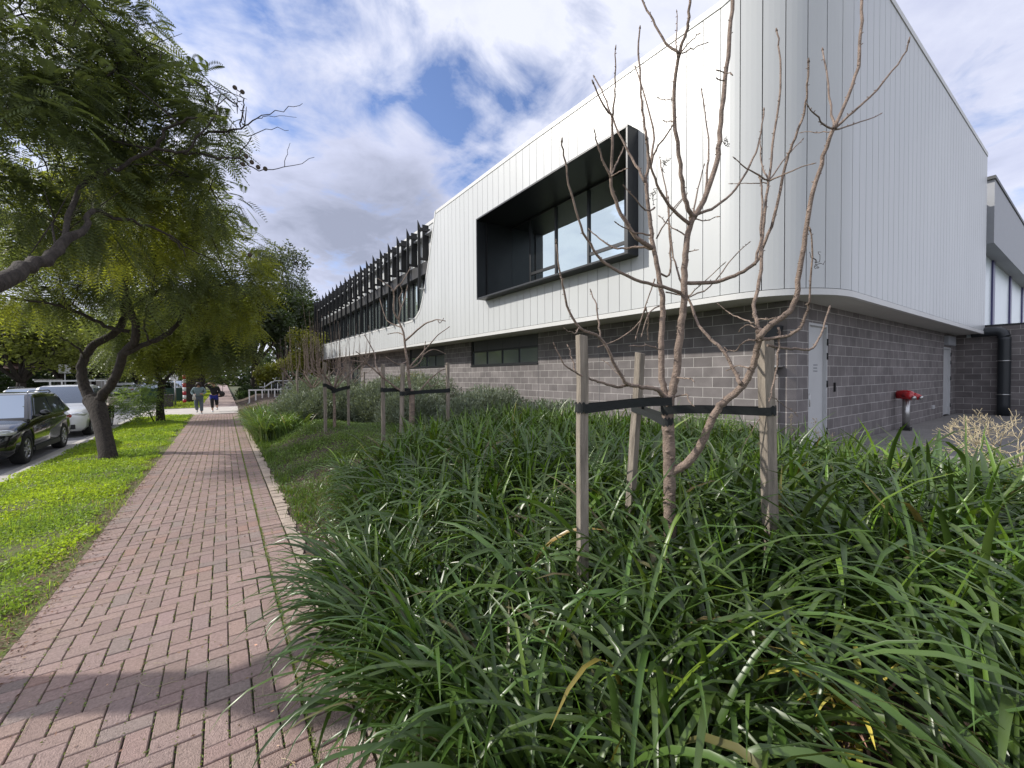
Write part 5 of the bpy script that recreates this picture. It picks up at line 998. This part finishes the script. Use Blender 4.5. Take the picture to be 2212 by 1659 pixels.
        rk.build('ladder_rack', MT['galv'], e)
    MB().tube([(.3,rf-.1,H),(.31,rf-.18,H+.16)], .006, 4).build('aerial', MT['plastic'], e)
    return e
PI = math.pi
car('parked_suv','glossy black parked wagon with alloy wheels by the grass verge',(-4.56,15.42,-.12),PI,4.65,1.87,1.66,'suv',MT['carblack'])
car('parked_utility','white dual cab utility with tray and ladder rack parked behind the black wagon',(-4.57,21.5,-.12),PI,5.2,1.85,1.78,'ute',MT['carwhite'],cat='utility')
car('parked_wagon','silver wagon out in the road, only its roof showing above the black wagon',(-6.55,25.6,-.12),PI,4.6,1.85,1.62,'suv',MT['carsilver'])
car('parked_hatch','white hatchback seen from behind across the road by the pale fence',(-7.85,55,-.12),0,4.3,1.82,1.55,'suv',MT['carwhite'])
car('parked_car','silver sedan parked at the kerb beyond the driveway behind the striped post',(-4.7,43.5,-.12),PI,4.5,1.8,1.45,'sedan',MT['carsilver'])
car('parked_car','dark green sedan parked along the far kerb past the white hatchback',(-7.9,62.5,-.12),0,4.5,1.8,1.45,'sedan',MT['carblack'])
car('parked_car','dark wagon parked further up the near kerb',(-4.7,50.5,-.12),PI,4.6,1.85,1.65,'suv',MT['carblack'])
car('parked_car','white sedan far along the near kerb between the walkers',(-4.8,58.5,-.12),PI,4.5,1.8,1.45,'sedan',MT['carwhite'])
car('parked_car','white car far away at the end of the near kerb',(-4.8,68,-.12),PI,4.5,1.85,1.6,'suv',MT['carwhite'])
car('parked_car','black car parked beside the ramp under the dark trees',(3.6,47.0,-.1),PI/2,4.5,1.8,1.5,'sedan',MT['carblack'])

# ======================= STREET FURNITURE =======================
p = W_ground(399, 871); sp = empty('striped_post', (p[0], p[1], 0), 'red and white banded post on the verge beyond the driveway', 'post')
Hs = (815-(1400+450*.1808)/1.8228); dist = np.array([p[0],p[1],0]) @ CF; top = 1.8+(817-811.7)/900*dist; nb = 7; hh = top/nb
for k in range(nb): MB().cyl((0,0,hh*k),(0,0,hh*(k+1)),.10,16).build('band', MT['rpaint'] if k % 2 == 0 else MT['wpaint'], sp)
p = W_ground(379, 878); sg_ = empty('street_sign', (p[0], p[1], 0), 'grey pole with a small white sign plate facing the road beside the brown box', 'sign'); MB().cyl((0,0,0),(0,0,2.0),.045,12).build('pole', MT['galv'], sg_); MB().box(-.19,.16,-.07,-.05,1.62,2.05).build('plate', MT['wpaint'], sg_)
p = W_ground(363, 880); bxo = empty('service_box', (p[0]-.05, p[1], 0), 'dark brown service box standing on the verge by the driveway', 'box'); MB().box(-.3,.3,-.25,.25,0,.72).build('cabinet', MT['greybox'], bxo, bevel=.02); MB().box(-.33,.33,-.28,.28,.722,.78).build('lid', MT['greybox'], bxo, bevel=.01)
p = W_ground(403, 869); gb_ = empty('green_fence', (p[0]-1.3, p[1]+1.0, 0), 'low dark green slatted fence behind the striped post', 'fence')
MB().box(-1.3,1.3,-.03,.03,.1,1.05).build('panel', mat('green_paint', (.01,.05,.03), .5), gb_)
for x in (-1.3, 0, 1.3): MB().box(x-.04,x+.04,-.05,.05,0,1.15).build('post', MT['black'], gb_)
p = W(145, 768, 21); s2_ = empty('road_sign', (-9.7, 44.5, 0), 'small white sign on a pole across the road under the trees', 'sign'); MB().cyl((0,0,0),(0,0,2.6),.035,10).build('pole', MT['galv'], s2_); MB().box(-.32,.32,-.06,-.03,2.2,2.85).build('plate', MT['wpaint'], s2_)
# ramp with railings at the far end of the bed
def pyD(x, y, Y): d = ray(x, y); return np.array([d[0]*Y/d[1], Y, HC+d[2]*Y/d[1]])
m6 = S(900,1350,.3014); rp = empty('ramp', (3,31.8,0), 'pale concrete access ramp with white handrails beyond the shrubs', 'ramp')
Y6 = 31.8; zb6 = pyD(*m6(270,735), Y6)[2]; x6 = pyD(*m6(268,620), Y6)
MB().prism([(x6[0]-.1,-.2),(7.5,-.2),(7.5,.85),(x6[0]+2.6,.72),(x6[0]-.1,.12)], Y6, Y6+.2, 1).build('ramp_wall', MT['wpaint'], rp)
rl_ = MB(); zt6 = x6[2]
for k in range(11):
    X = x6[0]+.36*k; z0 = .1+.23*min(k*.36,2.6); rl_.box(X-.035,X+.035,Y6-.05,Y6+.0,z0,max(zt6+.02*k,z0+.5))
rl_.box(x6[0]-.05,x6[0]+3.7,Y6-.06,Y6+.0,zt6-.03+.0,zt6+.05); rl_.build('balustrade', MT['wpaint'], rp)
h2 = MB()
for a in ((( 440,600),(600,497),(1100,500)),((400,578),(470,578),(560,510),(600,520)),((700,520),(900,555),(1000,575))): pts = [pyD(*m6(*q_), 35.0) for q_ in a]; h2.tube(pts, .04, 6)
for x in (470, 560, 640, 760, 900, 1040): t0 = pyD(*m6(x, 520), 35.0); h2.tube([t0, (t0[0],t0[1],.1)], .03, 6)
h2.build('handrail', MT['galv'], rp); reparent_local(rp)
kr = W_ground(494, 860); 

# ======================= PEOPLE =======================
def skinned(name, pts, edges, rad, m, parent, sub=2, root=0):
    me = bpy.data.meshes.new(name); me.from_pydata([tuple(p) for p in pts], edges, []); me.materials.append(m); o = bpy.data.objects.new(name, me); COL.objects.link(o); o.parent = parent
    sk = o.modifiers.new('skin', 'SKIN'); sk.use_smooth_shade = True; d = me.skin_vertices[0].data
    for i, r in enumerate(rad): d[i].radius = (r, r) if np.isscalar(r) else r; d[i].use_root = (i == root)
    s_ = o.modifiers.new('sub', 'SUBSURF'); s_.levels = sub; s_.render_levels = sub; return o
def chain(lists):
    pts, ed, rad = [], [], []
    for l in lists:
        st = l[0] if isinstance(l[0], int) else None; items = l[1:] if st is not None else l; prev = st
        for (p_, r) in items:
            pts.append(p_); rad.append(r); i = len(pts)-1
            if prev is not None: ed.append((prev, i))
            prev = i
    return pts, ed, rad
def hand(w, d):      # five bent fingers
    w = np.array(w); d = np.array(d)/np.linalg.norm(d); s = np.cross(d, [0,1,0.1]); s /= np.linalg.norm(s); out = []
    palm = w+d*.07
    for k, (o, l) in enumerate(((-.03,.06),(-.01,.075),(.01,.07),(.028,.055))): out.append((o, l))
    return palm, s, out
def person(label, loc, heading, h, J, parts_fn):
    e = empty('person', loc, label, 'person'); e.rotation_euler = (0,0,heading); e.scale = (h/1.7,)*3
    # J: joints
    body = [ [(J['pel'],.12),(J['waist'],.105),(J['chest'],.13),(J['neck'],.055),(J['chin'],.06),(J['head'],.088),(J['crown'],.075)] ]
    idx = 7; L_ = [body[0]]
    for sd in 'lr':
        L_.append([2,(J['sh'+sd],.058),(J['el'+sd],.042),(J['wr'+sd],.028),(J['pa'+sd],.034)]); palm_i = idx+3; idx += 4
        wv = np.array(J['pa'+sd])-np.array(J['wr'+sd]); wv = wv/np.linalg.norm(wv); sv = np.cross(wv, [0,1,.1]); sv /= np.linalg.norm(sv)
        for o_, l_ in ((-.030,.055),(-.010,.068),(.010,.065),(.028,.05)):
            b_ = np.array(J['pa'+sd])+wv*.03+sv*o_; L_.append([palm_i,(b_,.011),(b_+wv*l_*.5+[0,.012,0],.009),(b_+wv*l_+[0,.035,0],.007)]); idx += 3
        b_ = np.array(J['pa'+sd])+sv*-.04; L_.append([palm_i,(b_,.012),(b_+wv*.03-sv*.02,.009)]); idx += 2
    for sd in 'lr':
        L_.append([0,(J['hp'+sd],.10),(J['kn'+sd],.065),(J['an'+sd],.04),(J['to'+sd],.035)]); idx += 4
    pts, ed, rad = chain(L_); skinned('body', pts, ed, rad, MT['skin'], e)
    hd = np.array(J['head']); f = np.array(J.get('face', (0,1,0))); f = f/np.linalg.norm(f); s_ = np.cross(f, [0,0,1]); fm = MB().sphere(hd+f*.098-[0,0,.02], (.013,.018,.02), 8, 6); 
    fm.build('nose', MT['skin'], e)
    for g_ in (-1,1): MB().sphere(hd+s_*g_*.092-[0,0,.01], (.012,.02,.03), 8, 6).build('ear', MT['skin'], e)
    MB().sphere(hd+f*.088-[0,0,.055], (.024,.008,.007), 8, 6).build('mouth', MT['carred'], e)
    for g_ in (-1,1): MB().sphere(hd+f*.086+s_*g_*.032+[0,0,.012], .012, 8, 6).build('eye', MT['hair'], e)
    parts_fn(e, J); return e
JW = dict(pel=(0,0,.92),waist=(0,.01,1.08),chest=(0,.0,1.30),neck=(0,.0,1.45),chin=(0,.02,1.51),head=(0,.02,1.59),crown=(0,.01,1.65),
 shl=(-.19,0,1.38),ell=(-.30,-.02,1.16),wrl=(-.20,.16,1.08),pal=(-.14,.22,1.09),shr=(.19,0,1.38),elr=(.30,-.02,1.15),wrr=(.21,.15,1.05),par=(.16,.21,1.04),
 hpl=(-.10,0,.86),knl=(-.12,.09,.48),anl=(-.12,.04,.09),tol=(-.12,.17,.05),hpr=(.10,0,.86),knr=(.11,.05,.50),anr=(.10,-.22,.17),tor=(.10,-.12,.06))
def woman(e, J):
    P_, E1, R1 = chain([[(J['pel'],.17),((0,0,1.02),.185),(J['chest'],.175),((0,0,1.42),.09)],[2,(J['shl'],.095),(J['ell'],.082),(J['wrl'],.05)],[2,(J['shr'],.095),(J['elr'],.082),(J['wrr'],.05)]]); skinned('sweater', P_, E1, R1, MT['knit'], e)
    P_, E1, R1 = chain([[(J['pel'],.165)],[0,(J['hpl'],.125),(J['knl'],.095),((J['anl'][0],J['anl'][1],J['anl'][2]+.03),.085)],[0,(J['hpr'],.125),(J['knr'],.095),((J['anr'][0],J['anr'][1],J['anr'][2]+.03),.085)]]); skinned('trousers', P_, E1, R1, MT['denim'], e)
    MB().sphere((0,-.01,1.615),(.115,.12,.115),14,10).sphere((-.08,.0,1.55),(.05,.08,.09),10,8).sphere((.08,.0,1.55),(.05,.08,.09),10,8).build('hair', MT['hair'], e)
    MB().box(-.075,.075,.10,.118,1.585,1.625).build('sunglasses', MT['black'], e, bevel=.004)
    for s in 'lr': a = J['an'+s]; MB().loft([[(a[0]+x*w,a[1]+y,z*hh+a[2]-.09) for x,z in ((-.04,0),(.04,0),(.035,1),(-.035,1))] for y,w,hh in ((-.06,.8,.08),(0,1,.10),(.10,1.05,.06),(.17,.7,.035))]).build('shoe', MT['shoe'], e, fixn=True)
JM = dict(pel=(0,-.05,.92),waist=(0,.0,1.06),chest=(0,.07,1.28),neck=(0,.11,1.43),chin=(-.02,.16,1.48),head=(-.03,.16,1.56),crown=(-.03,.14,1.62),face=(-.3,1,-.4),
 shl=(-.18,.06,1.38),ell=(-.40,.14,1.50),wrl=(-.20,.26,1.60),pal=(-.13,.27,1.61),shr=(.19,.08,1.36),elr=(.26,.02,1.12),wrr=(.22,.18,.98),par=(.21,.24,.94),
 hpl=(-.10,-.05,.86),knl=(-.09,.10,.50),anl=(-.08,.02,.09),tol=(-.08,.15,.05),hpr=(.10,-.05,.86),knr=(.12,.0,.48),anr=(.14,-.26,.20),tor=(.14,-.18,.08))
JM = {k: (-v[0], v[1], v[2]) for k, v in JM.items()}
def man(e, J):
    P_, E1, R1 = chain([[((0,-.04,.93),.15),(J['waist'],.145),(J['chest'],.155),((0,.10,1.41),.085)],[2,(J['shl'],.085),(J['ell'],.065),((.25,.23,1.58),.045)],[2,(J['shr'],.085),(J['elr'],.07),(J['wrr'],.045)]]); skinned('jacket', P_, E1, R1, MT['blackcloth'], e)
    P_, E1, R1 = chain([[(J['pel'],.145)],[0,(J['hpl'],.118),((.095,.03,.62),.12)],[0,(J['hpr'],.118),((-.11,-.02,.62),.12)]]); skinned('shorts', P_, E1, R1, MT['bluecloth'], e)
    P_, E1, R1 = chain([[(J['hpl'],.12),(J['knl'],.092),((J['anl'][0],J['anl'][1],J['anl'][2]+.10),.060)]]); skinned('leggings', P_, E1, R1, MT['blackcloth'], e)
    P_, E1, R1 = chain([[(J['hpr'],.12),(J['knr'],.092),((J['anr'][0],J['anr'][1]+.03,J['anr'][2]+.10),.060)]]); skinned('leggings', P_, E1, R1, MT['blackcloth'], e)
    MB().sphere((.03,.13,1.60),(.10,.115,.085),14,10).sphere((.06,.25,1.60),(.075,.08,.012),10,6).build('cap', MT['darkbag'], e)
    for s in 'lr': a = J['an'+s]; MB().loft([[(a[0]+x*w,a[1]+y,z*hh+a[2]-.09) for x,z in ((-.045,0),(.045,0),(.04,1),(-.04,1))] for y,w,hh in ((-.07,.8,.09),(0,1,.12),(.10,1.05,.07),(.18,.7,.035))]).build('shoe', MT['shoe'], e, fixn=True)
pw = W_ground(430, 893.5); person('walker in a blue grey sweater, wide grey trousers and dark glasses', (pw[0], pw[1], 0), PI-.04, 1.55, JW, woman)
pm_ = W_ground(463, 889.5); person('walker in black jacket, blue shorts and cap raising an arm to the head', (pm_[0], pm_[1], 0), PI+.05, 1.60, JM, man)
# things they hold
def at_person(pb, hd, h, loc): s_ = h/1.7; c, s2 = math.cos(hd), math.sin(hd); return (pb[0]+s_*(loc[0]*c-loc[1]*s2), pb[1]+s_*(loc[0]*s2+loc[1]*c), s_*loc[2])
o = MB().loft([[(x*w,y*.03,z) for x,y in ((-.06,-1),(.06,-1),(.06,1),(-.06,1))] for z,w in ((-.22,1.1),(-.1,1.1),(0,.7),(.05,.4))]).build('paper_bag', MT['paper'], fixn=True); o.location = at_person(pw, PI-.04, 1.55, (.18,.25,1.02)); tag(o, 'small white paper bag held by the walker in the sweater', 'bag')
o = MB().sphere((0,0,0),(.20,.15,.17),12,8).loft([[(.10+x,y,z) for x,y in ((-.01,-.01),(.01,-.01),(.01,.01),(-.01,.01))] for z in (.1,.45)]).build('shoulder_bag', MT['darkbag']); o.location = at_person(pm_, PI+.05, 1.60, (-.30,-.05,.98)); tag(o, 'dark shoulder bag hanging at the side of the walker in black', 'bag')
